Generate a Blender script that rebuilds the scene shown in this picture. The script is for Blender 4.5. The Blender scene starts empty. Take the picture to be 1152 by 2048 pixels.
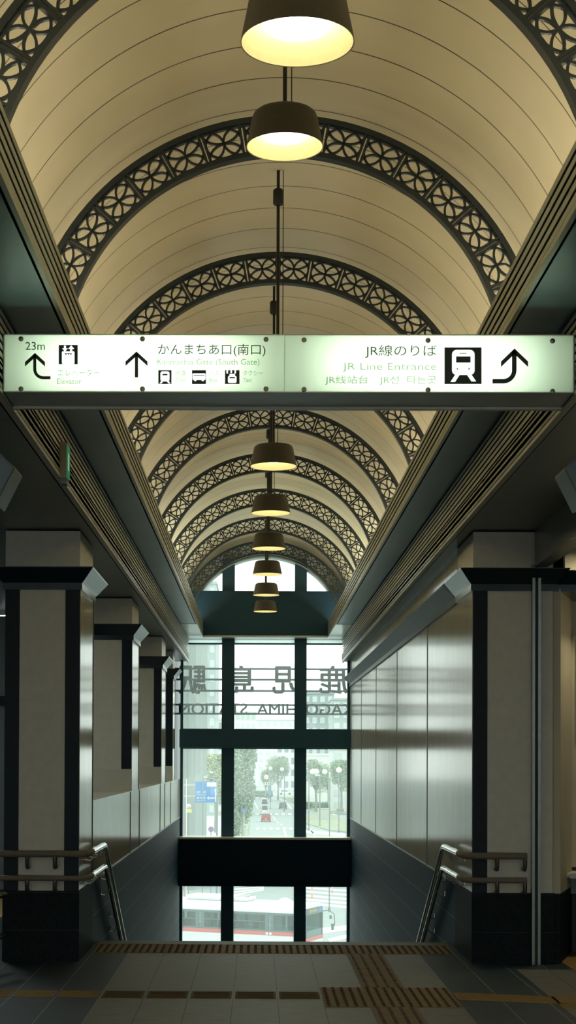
import bpy, bmesh, math, random
from mathutils import Vector, Matrix
random.seed(7)
PI = math.pi
sc = bpy.context.scene
COL = sc.collection

# ------------------------------------------------------------------ camera
F, PPX = 3218.0, 480.0
PITCH = math.radians(.8); PPY = 1519.6 - F * math.tan(PITCH)
YAW, ROLL = math.atan(34 / F), 0.004
CAMZ = 1.62
cd = bpy.data.cameras.new('camera'); cam = bpy.data.objects.new('camera', cd); COL.objects.link(cam)
cd.sensor_fit = 'VERTICAL'; cd.sensor_height = 36.0; cd.lens = 36.0 * F / 2048.0
cd.shift_x = (576 - PPX) / 2048.0; cd.shift_y = (PPY - 1024) / 2048.0
cd.clip_end = 3000; cd.clip_start = 0.05
RM = Matrix.Rotation(YAW, 3, 'Z') @ Matrix.Rotation(PI / 2 + PITCH, 3, 'X') @ Matrix.Rotation(ROLL, 3, 'Z')
cam.matrix_world = Matrix.Translation((0, 0, CAMZ)) @ RM.to_4x4()
sc.camera = cam
def ray(px, py): return RM @ Vector(((px - PPX) / F, -(py - PPY) / F, -1.0))
def at(px, py, Y):                      # point on the upright plane at depth Y
    d = ray(px, py); t = Y / d.y
    return Vector((d.x * t, Y, CAMZ + d.z * t))
def ground(px, py, z):                  # point on the level plane at height z
    d = ray(px, py); t = (z - CAMZ) / d.z
    return Vector((d.x * t, d.y * t, z))

# ------------------------------------------------------------------ materials
def pm(name, col, rough=0.5, metal=0.0, spec=0.5, var=0.06, scale=8.0, bump=0.0):
    m = bpy.data.materials.new(name); m.use_nodes = True
    nt = m.node_tree; b = nt.nodes['Principled BSDF']
    b.inputs['Roughness'].default_value = rough; b.inputs['Metallic'].default_value = metal
    b.inputs['Specular IOR Level'].default_value = spec
    tc = nt.nodes.new('ShaderNodeTexCoord'); n = nt.nodes.new('ShaderNodeTexNoise')
    n.inputs['Scale'].default_value = scale; n.inputs['Detail'].default_value = 3
    nt.links.new(tc.outputs['Object'], n.inputs['Vector'])
    r = nt.nodes.new('ShaderNodeValToRGB')
    c0 = [max(0, c * (1 - var)) for c in col]; c1 = [min(1, c * (1 + var)) for c in col]
    r.color_ramp.elements[0].color = (*c0, 1); r.color_ramp.elements[1].color = (*c1, 1)
    r.color_ramp.elements[0].position = 0.3; r.color_ramp.elements[1].position = 0.7
    nt.links.new(n.outputs['Fac'], r.inputs['Fac']); nt.links.new(r.outputs['Color'], b.inputs['Base Color'])
    if bump:
        bp = nt.nodes.new('ShaderNodeBump'); bp.inputs['Strength'].default_value = bump; bp.inputs['Distance'].default_value = 0.01
        nt.links.new(n.outputs['Fac'], bp.inputs['Height']); nt.links.new(bp.outputs['Normal'], b.inputs['Normal'])
    return m
def em(name, col, s):
    m = bpy.data.materials.new(name); m.use_nodes = True; nt = m.node_tree; nt.nodes.clear()
    e = nt.nodes.new('ShaderNodeEmission'); e.inputs['Color'].default_value = (*col, 1); e.inputs['Strength'].default_value = s
    o = nt.nodes.new('ShaderNodeOutputMaterial'); nt.links.new(e.outputs[0], o.inputs[0]); return m
def lines_on(m, axis, period, offset, width, dark, coord='Object'):
    """thin joints across one axis of a principled material"""
    nt = m.node_tree; b = nt.nodes['Principled BSDF']; src = b.inputs['Base Color'].links[0].from_socket
    tc = nt.nodes.new('ShaderNodeTexCoord'); sx = nt.nodes.new('ShaderNodeSeparateXYZ'); nt.links.new(tc.outputs[coord], sx.inputs[0])
    a = nt.nodes.new('ShaderNodeMath'); a.operation = 'SUBTRACT'; a.inputs[1].default_value = offset
    nt.links.new(sx.outputs[axis], a.inputs[0])
    p = nt.nodes.new('ShaderNodeMath'); p.operation = 'PINGPONG'; p.inputs[1].default_value = period / 2
    nt.links.new(a.outputs[0], p.inputs[0])
    l = nt.nodes.new('ShaderNodeMath'); l.operation = 'LESS_THAN'; l.inputs[1].default_value = width / 2
    nt.links.new(p.outputs[0], l.inputs[0])
    mx = nt.nodes.new('ShaderNodeMixRGB'); mx.inputs['Color2'].default_value = (*dark, 1)
    nt.links.new(l.outputs[0], mx.inputs['Fac']); nt.links.new(src, mx.inputs['Color1']); nt.links.new(mx.outputs[0], b.inputs['Base Color'])
    return m

M = {}
M['vault'] = lines_on(pm('vault_panel', (.57, .50, .32), .32, 0, .35, .05, 2.0), 1, .4523, .02, .012, (.07, .055, .035))
M['iron'] = pm('arch_iron', (.018, .024, .024), .45, .0, .4, .15, 20)
M['slat'] = pm('slat_aluminium', (.46, .46, .38), .4, .3, .5, .05, 3)
M['slatback'] = pm('slat_backing', (.008, .013, .016), .9, 0, .0, .1, 3)
M['soffit'] = lines_on(pm('soffit_metal', (.29, .40, .45), .3, .2, .5, .08, 1.2), 1, 2.714, .3, .008, (.05, .07, .075))
M['lowsoffit'] = lines_on(pm('low_soffit', (.22, .25, .235), .35, .1, .4, .06, 1.5), 1, 2.714, .6, .008, (.05, .05, .05))
M['panel'] = pm('pillar_panel', (.60, .58, .48), .42, 0, .4, .05, 14)
M['black'] = pm('black_trim', (.006, .013, .019), .5, 0, .22, .15, 10)
M['crown'] = pm('crown_metal', (.010, .022, .030), .2, .12, .4, .1, 5)
M['base'] = lines_on(pm('base_stone', (.009, .014, .017), .6, 0, .12, .25, 30), 2, .30, -.05, .006, (.03, .04, .045))
M['gloss'] = pm('gloss_panel', (.56, .545, .45), .14, 0, .045, .05, 3)
M['gloss'] = lines_on(M['gloss'], 1, .575, .37, .006, (.30, .30, .24))
M['joint'] = pm('panel_joint', (.015, .02, .025), .4)
M['dado'] = lines_on(lines_on(pm('dado_tile', (.009, .032, .048), .55, 0, .09, .25, 12), 2, .30, .25, .006, (.17, .21, .215)), 1, .6, .2, .005, (.07, .09, .09))
M['steel'] = pm('stainless', (.62, .64, .60), .18, 1.0, .5, .05, 20)
M['steeldark'] = pm('satin_steel', (.20, .22, .20), .35, .9, .5, .08, 20)
M['grip'] = pm('grip_cover', (.17, .145, .11), .55, 0, .3, .08, 30)
M['tactile'] = pm('tactile_tile', (.20, .145, .07), .7, 0, .3, .1, 20)
M['tactiledot'] = pm('tactile_dot', (.075, .045, .018), .7, 0, .3, .1, 20)
M['guide'] = pm('guide_strip_brown', (.095, .055, .014), .7, 0, .3, .12, 30)
M['guidey'] = pm('guide_strip_ochre', (.26, .165, .05), .7, 0, .3, .12, 30)
M['mullion'] = pm('window_frame_navy', (.040, .110, .155), .5, .0, .25, .12, 60)
M['beamnavy'] = pm('crossbeam_navy', (.005, .020, .036), .6, 0, .15, .15, 60)
M['sill'] = pm('pale_sill', (.62, .60, .50), .4)
M['greyband'] = pm('grey_arch_band', (.42, .50, .48), .35, .3)
M['shade'] = pm('lamp_shade_bronze', (.055, .050, .040), .55, .2, .4, .1, 40)
M['shadein'] = pm('lamp_shade_inside', (.80, .71, .42), .5, 0, .3, .04, 40)
M['diffuser'] = em('lamp_diffuser', (1.0, .88, .60), 2.6)
M['rod'] = pm('rod_black', (.012, .013, .012), .5, .3)
M['signpanel'] = None
M['signframe'] = pm('sign_frame', (.50, .53, .47), .45, .2)
M['ink'] = pm('sign_ink', (.045, .06, .06), .6, 0, .2, .03, 5)
M['inkfaint'] = pm('sign_ink_grey', (.50, .58, .50), .6, 0, .2, .03, 5)
M['inkmid'] = pm('sign_ink_midgrey', (.24, .29, .26), .6, 0, .2, .03, 5)
M['bolt'] = pm('bolt_metal', (.25, .25, .2), .4, .7)
M['alcove'] = pm('alcove_wall', (.52, .47, .33), .5, 0, .4, .05, 3)
M['fill'] = pm('concourse_wall', (.20, .25, .25), .6)
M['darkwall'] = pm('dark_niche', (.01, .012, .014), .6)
M['green'] = em('exit_green', (.06, .42, .18), .16)
M['fixture'] = pm('grey_blue_fixture', (.13, .18, .20), .4, .2)
M['casing'] = pm('beige_casing', (.36, .32, .22), .5)
# floor: columns of 0.3 m tiles, dark bands at the sides, pale field in the middle
def floor_material():
    m = pm('floor_tile', (.160, .158, .132), .5, 0, .35, .18, 24, .05)
    nt = m.node_tree; b = nt.nodes['Principled BSDF']; N = nt.nodes.new; L = nt.links.new
    n2 = [n for n in nt.nodes if n.type == 'TEX_NOISE'][0]
    tc = N('ShaderNodeTexCoord'); s = N('ShaderNodeSeparateXYZ'); L(tc.outputs['Object'], s.inputs[0])
    mp = N('ShaderNodeMapping'); mp.inputs['Scale'].default_value = (.25, 1, 1); L(tc.outputs['Object'], mp.inputs[0]); L(mp.outputs[0], n2.inputs['Vector'])
    def mt(op, a, bb):
        x = N('ShaderNodeMath'); x.operation = op
        for i, v in enumerate((a, bb)):
            if hasattr(v, 'links'): L(v, x.inputs[i])
            else: x.inputs[i].default_value = v
        return x.outputs[0]
    X, Y = s.outputs[0], s.outputs[1]
    left = mt('LESS_THAN', X, -1.064)
    right = mt('MULTIPLY', mt('GREATER_THAN', X, 1.356), mt('LESS_THAN', X, 2.02))
    far = mt('MULTIPLY', mt('GREATER_THAN', X, 1.9), mt('GREATER_THAN', Y, 12.55))
    near = mt('MULTIPLY', mt('GREATER_THAN', X, 1.9), mt('MULTIPLY', mt('LESS_THAN', Y, 10.9), mt('LESS_THAN', mt('ADD', X, mt('MULTIPLY', Y, .3)), 5.2)))
    dk = mt('MAXIMUM', mt('MAXIMUM', left, right), far)
    mx = N('ShaderNodeMixRGB'); mx.inputs['Color2'].default_value = (.022, .040, .050, 1)
    src = b.inputs['Base Color'].links[0].from_socket
    L(dk, mx.inputs['Fac']); L(src, mx.inputs['Color1'])
    jx = mt('LESS_THAN', mt('PINGPONG', mt('SUBTRACT', X, .146), .1515), .0028)
    jy = mt('LESS_THAN', mt('PINGPONG', mt('SUBTRACT', Y, 10.58), .15), .0022)
    dkj = N('ShaderNodeMixRGB'); dkj.inputs['Color1'].default_value = (.030, .028, .024, 1); dkj.inputs['Color2'].default_value = (.27, .30, .30, 1); L(dk, dkj.inputs['Fac'])
    m2 = N('ShaderNodeMixRGB'); L(jx, m2.inputs['Fac']); L(mx.outputs[0], m2.inputs['Color1']); L(dkj.outputs[0], m2.inputs['Color2'])
    m3 = N('ShaderNodeMixRGB'); L(mt('MULTIPLY', jy, .35), m3.inputs['Fac']); L(m2.outputs[0], m3.inputs['Color1']); m3.inputs['Color2'].default_value = (.03, .03, .03, 1)
    L(m3.outputs[0], b.inputs['Base Color'])
    return m
M['floor'] = floor_material()
# clear glass with a pale translucent veil mixed in for the outdoor haze
def glass(name, veil, tint=(.93, 1, .98)):
    m = bpy.data.materials.new(name); m.use_nodes = True; nt = m.node_tree; nt.nodes.clear()
    t = nt.nodes.new('ShaderNodeBsdfTransparent'); t.inputs[0].default_value = (*tint, 1)
    d = nt.nodes.new('ShaderNodeBsdfTranslucent'); d.inputs[0].default_value = (.88, 1.0, .95, 1)
    mx = nt.nodes.new('ShaderNodeMixShader'); mx.inputs[0].default_value = veil
    nt.links.new(t.outputs[0], mx.inputs[1]); nt.links.new(d.outputs[0], mx.inputs[2])
    g = nt.nodes.new('ShaderNodeBsdfGlossy'); g.inputs['Roughness'].default_value = .02
    m2 = nt.nodes.new('ShaderNodeMixShader'); m2.inputs[0].default_value = .03
    nt.links.new(mx.outputs[0], m2.inputs[1]); nt.links.new(g.outputs[0], m2.inputs[2])
    o = nt.nodes.new('ShaderNodeOutputMaterial'); nt.links.new(m2.outputs[0], o.inputs[0]); return m
M['glass'] = glass('window_glass', .08, (.95, 1, .975))
M['carglass'] = pm('vehicle_glass', (.06, .09, .10), .1, 0, .6)

# ------------------------------------------------------------------ mesh builder
class MB:
    def __init__(s): s.v = []; s.f = []
    def quad(s, *p):
        i = len(s.v); s.v += [tuple(q) for q in p]; s.f.append(tuple(range(i, i + len(p)))); return s
    def grid(s, rows, closed_u=False, closed_v=False):
        i = len(s.v); n = len(rows[0])
        for r in rows: s.v += [tuple(q) for q in r]
        R = len(rows)
        for a in range(R if closed_v else R - 1):
            for b in range(n if closed_u else n - 1):
                s.f.append((i + a * n + b, i + a * n + (b + 1) % n, i + ((a + 1) % R) * n + (b + 1) % n, i + ((a + 1) % R) * n + b))
        return s
    def box(s, x0, x1, y0, y1, z0, z1):
        i = len(s.v)
        s.v += [(x0, y0, z0), (x1, y0, z0), (x1, y1, z0), (x0, y1, z0), (x0, y0, z1), (x1, y0, z1), (x1, y1, z1), (x0, y1, z1)]
        for f in ((3, 2, 1, 0), (4, 5, 6, 7), (0, 1, 5, 4), (1, 2, 6, 5), (2, 3, 7, 6), (3, 0, 4, 7)): s.f.append(tuple(i + k for k in f))
        return s
    def loft(s, rings, cap=True):
        i = len(s.v); n = len(rings[0]); s.grid(rings, closed_u=True)
        if cap:
            s.f.append(tuple(i + k for k in reversed(range(n)))); s.f.append(tuple(i + (len(rings) - 1) * n + k for k in range(n)))
        return s
    def prism(s, prof, a, b, axis='y'):                    # closed 2-D profile swept along an axis
        m = {'y': lambda p, t: (p[0], t, p[1]), 'x': lambda p, t: (t, p[0], p[1]), 'z': lambda p, t: (p[0], p[1], t)}[axis]
        return s.loft([[m(p, a) for p in prof], [m(p, b) for p in prof]])
    def tube(s, pts, r, n=10, cap=True):
        pts = [Vector(p) for p in pts]; rings = []; up = None
        for k, p in enumerate(pts):
            t = (pts[min(k + 1, len(pts) - 1)] - pts[max(k - 1, 0)]).normalized()
            if up is None: up = Vector((0, 0, 1)) if abs(t.z) < .9 else Vector((1, 0, 0))
            u = (up - t * up.dot(t)).normalized(); w = t.cross(u); up = u
            rr = r[k] if isinstance(r, (list, tuple)) else r
            rings.append([p + (u * math.cos(2 * PI * j / n) + w * math.sin(2 * PI * j / n)) * rr for j in range(n)])
        return s.loft(rings, cap)
    def lathe(s, prof, cx=0, cy=0, cz=0, n=32, cap=False):
        return s.loft([[(cx + r * math.cos(2 * PI * j / n), cy + r * math.sin(2 * PI * j / n), cz + z) for j in range(n)] for r, z in prof], cap)
    def build(s, name, mat, parent=None, smooth=None, bevel=0, loc=None):
        me = bpy.data.meshes.new(name); me.from_pydata(s.v, [], s.f); me.validate()
        bm = bmesh.new(); bm.from_mesh(me); bmesh.ops.recalc_face_normals(bm, faces=bm.faces); bm.to_mesh(me); bm.free()
        me.materials.append(mat)
        if smooth:
            me.shade_smooth(); me.set_sharp_from_angle(angle=math.radians(smooth))
        o = bpy.data.objects.new(name, me); COL.objects.link(o)
        if loc: o.location = loc
        if parent: o.parent = parent
        if bevel:
            b = o.modifiers.new('edge', 'BEVEL'); b.width = bevel; b.segments = 2; b.limit_method = 'ANGLE'
        return o
def tag(o, label=None, cat=None, group=None, kind=None):
    for k, v in (('label', label), ('category', cat), ('group', group), ('kind', kind)):
        if v: o[k] = v
    return o
def empty(name, loc=(0, 0, 0), rz=0):
    o = bpy.data.objects.new(name, None); COL.objects.link(o); o.location = loc; o.rotation_euler = (0, 0, rz); o.empty_display_size = .2; return o
def copy_tree(o, parent=None):
    c = o.copy(); COL.objects.link(c)
    if parent: c.parent = parent
    for ch in list(o.children): copy_tree(ch, c)
    return c
def struct(o): o['kind'] = 'structure'; return o
def text(body, size, name, mat, parent, pos, width=None, rot=(PI / 2, 0, 0), extrude=.0008, offset=0.0, height=None, align='LEFT', bold=0):
    cu = bpy.data.curves.new(name, 'FONT'); cu.body = body; cu.size = size; cu.extrude = extrude; cu.offset = offset; cu.align_x = align
    cu.resolution_u = 3
    t = bpy.data.objects.new(name, cu); COL.objects.link(t); bpy.context.view_layer.update()
    me = bpy.data.meshes.new_from_object(t.evaluated_get(bpy.context.evaluated_depsgraph_get()))
    bpy.data.objects.remove(t); bpy.data.curves.remove(cu)
    xs = [v.co.x for v in me.vertices]; ys = [v.co.y for v in me.vertices]
    if xs:
        x0, x1, y0, y1 = min(xs), max(xs), min(ys), max(ys)
        sx = width / (x1 - x0) if width else 1; sy = height / (y1 - y0) if height else 1
        for v in me.vertices: v.co.x = (v.co.x - x0) * sx; v.co.y = (v.co.y - y0) * sy
    if bold:
        bm = bmesh.new(); bm.from_mesh(me); base = bm.faces[:] ; bm2 = bm.copy(); me2 = bpy.data.meshes.new('t')
        for dx, dy in ((bold, 0), (-bold, 0), (0, bold * .7), (0, -bold * .7)):
            bm2.to_mesh(me2)
            for v in me2.vertices: v.co.x += dx; v.co.y += dy
            bm.from_mesh(me2)
        bm.to_mesh(me); bm.free(); bm2.free()
    me.materials.clear(); me.materials.append(mat); me.name = name
    o = bpy.data.objects.new(name, me); COL.objects.link(o); o.location = pos; o.rotation_euler = rot
    if parent: o.parent = parent
    return o

# ------------------------------------------------------------------ key measures
XL, XR = -1.427, 1.728            # faces of the corridor walls
YP, YST, YW = 12.9, 14.36, 30.0   # first pillar, stair top, window
SOFL, SOFH = 3.47, 3.87
SLX, SRX = -1.278, 1.575           # slatted faces
FLX, FRX = -0.995, 1.29           # fascias along the vault opening
VX, VZ, VR = 0.150, 3.98, 1.70    # vault axis and radius
YBACK = -14.0

# ------------------------------------------------------------------ floor, stairs
b = MB(); b.box(-6, 6, YBACK, 14.33, -.30, 0)
struct(b.build('floor', M['floor']))
b = MB(); b.box(-1.39, 1.69, 14.09, 14.36, -.02, .004)
struct(b.build('trim_1', pm('stair_nosing', (.10, .105, .095), .5, 0, .4, .12, 30), bevel=.004))
b = MB(); n = 20
for k in range(n):
    y = YST + k * .32
    b.box(XL, XR, y, y + .33, -3.6, -(k + 1) * .16)
b.box(XL, XR, YST + n * .32, YW + .3, -3.6, -n * .16)
struct(b.build('floor_stairs', pm('stair_stone', (.10, .10, .09), .5)))
# side floors beyond the stair
struct(MB().box(-6, XL - .45, 14.33, YW, -.3, 0).build('floor_left', M['floor']))
struct(MB().box(XR + .02, 6, 14.33, YW, -.3, 0).build('floor_right', M['floor']))

# tactile paving
def tactile(name, x0, y0, nx, ny, kind, label, ch=.0):
    root = empty(name, (x0, y0, 0)); tag(root, label, 'tactile paving')
    tile = MB().box(.0025, .3005, .0015, .2985, -.004, .003).build('tile', M['tactile'], root)
    d = MB()
    if kind == 'dot':
        for a in range(5):
            for c in range(5): d.lathe([(.0125, .003), (.0115, .0075), (.008, .0088)], .0305 + .06 * a, .03 + .06 * c, 0, 8, True)
    else:
        for a in range(4): x = .0395 + .0745 * a; d.box(x - .010, x + .010, .012, .288, .003, .0074)
    d.build('stud_pattern' if kind == 'dot' else 'raised_bars', M['tactiledot'], tile)
    for i in range(nx):
        for j in range(ny):
            if i or j: copy_tree(tile, root).location = (i * .303, j * .3, 0)
    return root
tactile('tactile_paving', -1.369, 13.48, 10, 2, 'dot', 'long ochre dotted warning strip along the top edge of the stairs')
tactile('tactile_paving', .452, 10.58, 3, 3, 'dot', 'square ochre dotted warning patch where the guide paths cross')
r = tactile('tactile_paving', .755, 11.48, 1, 6, 'bar', 'ribbed ochre guide path between the crossing patch and the stair edge strip'); r.scale.y = 2.0 / 1.8
tactile('tactile_paving', .755, 8.18, 1, 8, 'bar', 'ribbed ochre guide path on the near side of the crossing patch')
def guide(x0, x1, y0, y1, mat, label, name='guide_strip', dy=0, n=1):
    root = empty(name, (x0, y0, 0)); tag(root, label, 'guide strip')
    b = MB()
    for k in range(n):
        a, c = (x1 - x0) * k / n + .012, (x1 - x0) * (k + 1) / n - .012
        sh = lambda x: dy * x / (x1 - x0)
        b.loft([[(a, sh(a), -.002), (c, sh(c), -.002), (c, sh(c) + y1 - y0, -.002), (a, sh(a) + y1 - y0, -.002)],
                [(a, sh(a), .003), (c, sh(c), .003), (c, sh(c) + y1 - y0, .003), (a, sh(a) + y1 - y0, .003)]])
    b.build('strip_slab', mat, root)
    g = MB()
    for j in range(4):
        y = .04 + j * .07
        for k in range(n):
            a, c = (x1 - x0) * k / n + .03, (x1 - x0) * (k + 1) / n - .03
            sh = lambda x: dy * x / (x1 - x0)
            g.loft([[(a, sh(a) + y, .003), (c, sh(c) + y, .003), (c, sh(c) + y + .025, .003), (a, sh(a) + y + .025, .003)],
                    [(a, sh(a) + y, .007), (c, sh(c) + y, .007), (c, sh(c) + y + .025, .007), (a, sh(a) + y + .025, .007)]])
    g.build('raised_bars', mat, root)
guide(-1.064, .45, 10.94, 11.26, M['guide'], 'dark brown guide strip across the pale middle tiles', n=5)
guide(-2.58, -1.064, 10.98, 11.28, M['guidey'], 'ochre guide strip across the dark tiles in front of the left pillar', n=5, dy=-.02)
guide(1.36, 2.05, 10.95, 11.27, M['guidey'], 'short ochre guide strip on the dark tiles right of the crossing patch', n=1, dy=-.18)
guide(2.0, 3.2, 10.55, 11.15, M['guidey'], 'broad ochre guide patch on the floor at the right edge of the picture', n=2)
guide(2.45, 2.75, 12.2, 14.0, M['guidey'], 'pale ochre guide strip running back beside the right alcove', n=1)
guide(-3.05, -2.6, 14.6, 19.0, pm('guide_pale', (.5, .38, .18), .7), 'ochre guide strip on the floor behind the left pillar', n=1)

# ------------------------------------------------------------------ pillars
def rect(x0, x1, y0, y1, z): return [(x0, y0, z), (x1, y0, z), (x1, y1, z), (x0, y1, z)]
def pillar(inner, y0, side, label, w=.60, dep=1.06, z0=0.0, blacks=('in', 'out'), front_trim=.115, edge=True):
    """rectangular pillar with a black crown; side -1 = stands left of the stairs"""
    root = empty('pillar', (inner, y0, 0)); tag(root, label, 'pillar', 'pillars along the stairway', 'thing')
    def X(u): return u * side                        # u: distance away from the corridor
    def bx(u0, u1, y0, y1, a, c):
        x0, x1 = sorted((X(u0), X(u1))); return MB().box(x0, x1, y0, y1, a, c)
    # core
    bx(.004, w - .004, .012, dep - .006, z0, SOFL - .016).build('core', M['panel'], root)
    bx(front_trim, w - (front_trim if 'out' in blacks else 0), 0, .014, max(z0, .56), 2.985).build('face_panel', M['panel'], root, bevel=.003)
    bx(0, front_trim, -.006, .03, max(z0, .56), 2.99).build('corner_trim', M['black'], root)
    if 'out' in blacks: bx(w - front_trim, w, -.006, .03, max(z0, .56), 2.99).build('corner_trim', M['black'], root)
    bx(-.002, .006, .03, dep - (.035 if edge else 0), max(z0, .56), 2.99).build('side_panel', M['gloss'], root)
    if edge: bx(-.006, .03, dep - .035, dep, max(z0, .56), 2.99).build('edge_strip', M['black'], root)
    bx(0, w, -.001, .013, 3.15, SOFL - .016).build('neck_panel', M['panel'], root)
    if z0 < .5:
        bx(-.008, w + .008, -.012, dep, 0, .565).build('plinth', M['base'], root)
    else:
        bx(0, w, -.008, .02, z0, z0 + .25).build('plinth', M['gloss'], root)
    rings = []
    for o, z in ((.02, 2.98), (.02, 3.035), (.035, 3.05), (.115, 3.148), (.115, 3.155)):
        x0, x1 = sorted((X(-o), X(w + o))); rings.append(rect(x0, x1, -o, dep + o, z))
    MB().loft(rings).build('crown', M['crown'], root)
    return root
pillar(XL, 12.9, -1, 'nearest left beige pillar with black corners and two handrails across it')
pillar(XL, 18.3, -1, 'second left beige pillar along the stairs, standing on the low wall', z0=1.26)
pillar(XL, 24.0, -1, 'third left beige pillar along the stairs, half hidden by the second', z0=1.26)
pillar(XL, 27.2, -1, 'left pillar closest to the window, showing only a narrow dark strip', z0=1.26, dep=.7)
pillar(XR, 12.9, 1, 'right beige pillar with a black left corner and two handrail ends', w=.64, blacks=('in',), edge=False)

# ------------------------------------------------------------------ corridor walls
b = MB(); b.box(XL - .45, XL - .004, 13.97, YW, .56, 1.26); struct(b.build('wall_left', M['gloss']))
b = MB(); b.box(XL - .45, XL, 13.97, YW, -3.6, .55)
struct(b.build('wall_left_dado', M['dado']))
b = MB(); b.box(XL - .03, XL + .006, 12.94, YW, .548, .562); struct(b.build('trim_2', M['steeldark']))
b = MB(); b.box(XL - .46, XL + .003, 13.96, YW, 1.252, 1.262); struct(b.build('trim_3', M['gloss']))
b = MB()
for y in (18.2, 19.6, 23.8, 25.0, 26.7): b.box(XL - .01, XL + .002, y, y + .03, .562, 1.252)
struct(b.build('trim_4', M['joint']))
b = MB(); b.box(XR + .002, XR + .4, 13.97, YW, .56, SOFL); struct(b.build('wall_right', M['gloss']))
b = MB(); b.box(XR, XR + .4, 13.97, YW, -3.6, .55); b.box(XR, XR + .05, 12.95, 13.97, -3.6, -.01); struct(b.build('wall_right_dado', M['dado']))
b = MB(); b.box(XR - .006, XR + .03, 12.94, YW, .548, .562); struct(b.build('trim_5', M['steeldark']))
b = MB()
for y in (16.35, 19.9, 23.4, 26.7): b.box(XR - .002, XR + .02, y, y + .04, .562, 2.98)
struct(b.build('trim_6', M['joint']))
prof = [(XR + .05, 2.98), (XR - .02, 2.98), (XR - .02, 3.035), (XR - .035, 3.05), (XR - .115, 3.148), (XR - .115, 3.155), (XR + .05, 3.155)]
struct(MB().prism(prof, 13.9, YW - .05).build('trim_7', pm('cornice_metal', (.03, .06, .075), .4, 0, .10, .08, 2)))
# outer shell of the concourse
struct(MB().box(-6.2, -6, YBACK, YW + .3, -.3, 3.8).build('wall_west', M['fill']))
struct(MB().box(6, 6.2, YBACK, YW + .3, -.3, 3.8).build('wall_east', M['fill']))
struct(MB().box(-6, XL - .45, YW - .2, YW + .3, -3.6, 4.2).build('wall_end_left', M['fill']))
struct(MB().box(XR + .4, 6, YW - .2, YW + .3, -3.6, 4.2).build('wall_end_right', M['fill']))
b = MB(); b.box(-6, -5.2, YBACK - .2, YBACK, -.3, 6); b.box(5.2, 6, YBACK - .2, YBACK, -.3, 6); b.box(-5.2, 5.2, YBACK - .2, YBACK, 3.4, 6)
struct(b.build('wall_back', M['fill']))
# low details left of the first pillar
struct(MB().box(-5.9, -2.6, 20.0, 20.1, 0, 3.4).build('wall_side_left', M['fill']))
struct(MB().box(-5.9, -2.6, 19.94, 20.0, 2.28, 2.40).build('trim_8', M['black']))

# ------------------------------------------------------------------ ceiling: soffits, slats, fascias, vault
struct(MB().box(-6.2, SLX, YBACK, YW, SOFL, SOFL + .12).build('ceiling_left', M['lowsoffit']))
struct(MB().box(SRX, 6.2, YBACK, YW, SOFL, SOFL + .12).build('ceiling_right', M['lowsoffit']))
def side_beam(sl, fx, s, names):
    # s = -1 left, +1 right; body between slatted face and fascia
    x0, x1 = sorted((sl + s * .03, fx + s * .012))
    struct(MB().box(x0, x1, YBACK, YW - .5, SOFH, 4.02).build(names[0], M['soffit']))
    xa, xb = sorted((sl + s * .03, sl + s * .06)); struct(MB().box(xa, xb, YBACK, YW, SOFL - .012, 4.0).build(names[1], M['slatback']))
    b = MB(); n = 9; h = (SOFH - .02 - (SOFL - .03) - .035) / n
    for k in range(n):
        z = SOFL - .03 + .035 + k * h + h * .38
        xa, xb = sorted((sl, sl + s * .004)); b.box(xa, xb, YBACK, YW - .02, z, z + h * .6)
    xa, xb = sorted((sl - s * .004, sl + s * .034)); b.box(xa, xb, YBACK, YW - .02, SOFL - .035, SOFL - .012)
    struct(b.build(names[2], M['slat']))
    b = MB(); n = 5; z0, z1 = SOFH, 4.155; h = (z1 - z0 - .02) / n
    for k in range(n):
        z = z0 + .02 + k * h + h * .3
        xa, xb = sorted((fx, fx + s * .004)); b.box(xa, xb, YBACK, YW - .5, z, z + h * .6)
    xa, xb = sorted((fx - s * .003, fx + s * .02)); b.box(xa, xb, YBACK, YW - .5, z0 - .003, z0 + .028)
    struct(b.build(names[3], M['slat']))
    xa, xb = sorted((fx + s * .018, fx + s * .034)); struct(MB().box(xa, xb, YBACK, YW - .5, z0, z1).build(names[4], M['slatback']))
    # ledge behind the fascia, out to the vault foot
    xa, xb = sorted((fx + s * .012, VX + s * (VR + .1))); struct(MB().box(xa, xb, YBACK, YW - .3, 3.955, 4.02).build(names[5], M['casing']))
side_beam(SLX, FLX, -1, ['ceiling_soffit_left', 'trim_9', 'trim_10', 'trim_11', 'trim_12', 'trim_13'])
side_beam(SRX, FRX, 1, ['ceiling_soffit_right', 'trim_14', 'trim_15', 'trim_16', 'trim_17', 'trim_18'])
# soffit ends at the window; pale colour stands in for its reflection
M['pale'] = pm('soffit_reflection_tone', (.78, .82, .76), .12, 0, .7)
M['frost'] = glass('frosted_strip', .85)
b = MB(); b.box(SLX, SRX, YW - .52, YW - .06, SOFH - .004, SOFH + .03); b.box(SLX - .03, FLX - .004, 26.6, YW - .52, SOFH - .006, SOFH + .01); b.box(FRX + .004, SRX + .03, 26.6, YW - .52, SOFH - .006, SOFH + .01)
struct(b.build('trim_19', M['pale']))
N = 72; rows = []
for y in (YBACK, YW - .3):
    inner = [(VX + VR * math.cos(PI * k / N), y, VZ + VR * math.sin(PI * k / N)) for k in range(N + 1)]
    outer = [(VX + (VR + .08) * math.cos(PI * k / N), y, VZ + (VR + .08) * math.sin(PI * k / N)) for k in reversed(range(N + 1))]
    rows.append(inner + outer)
struct(MB().loft(rows).build('ceiling', M['vault'], smooth=40))

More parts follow.
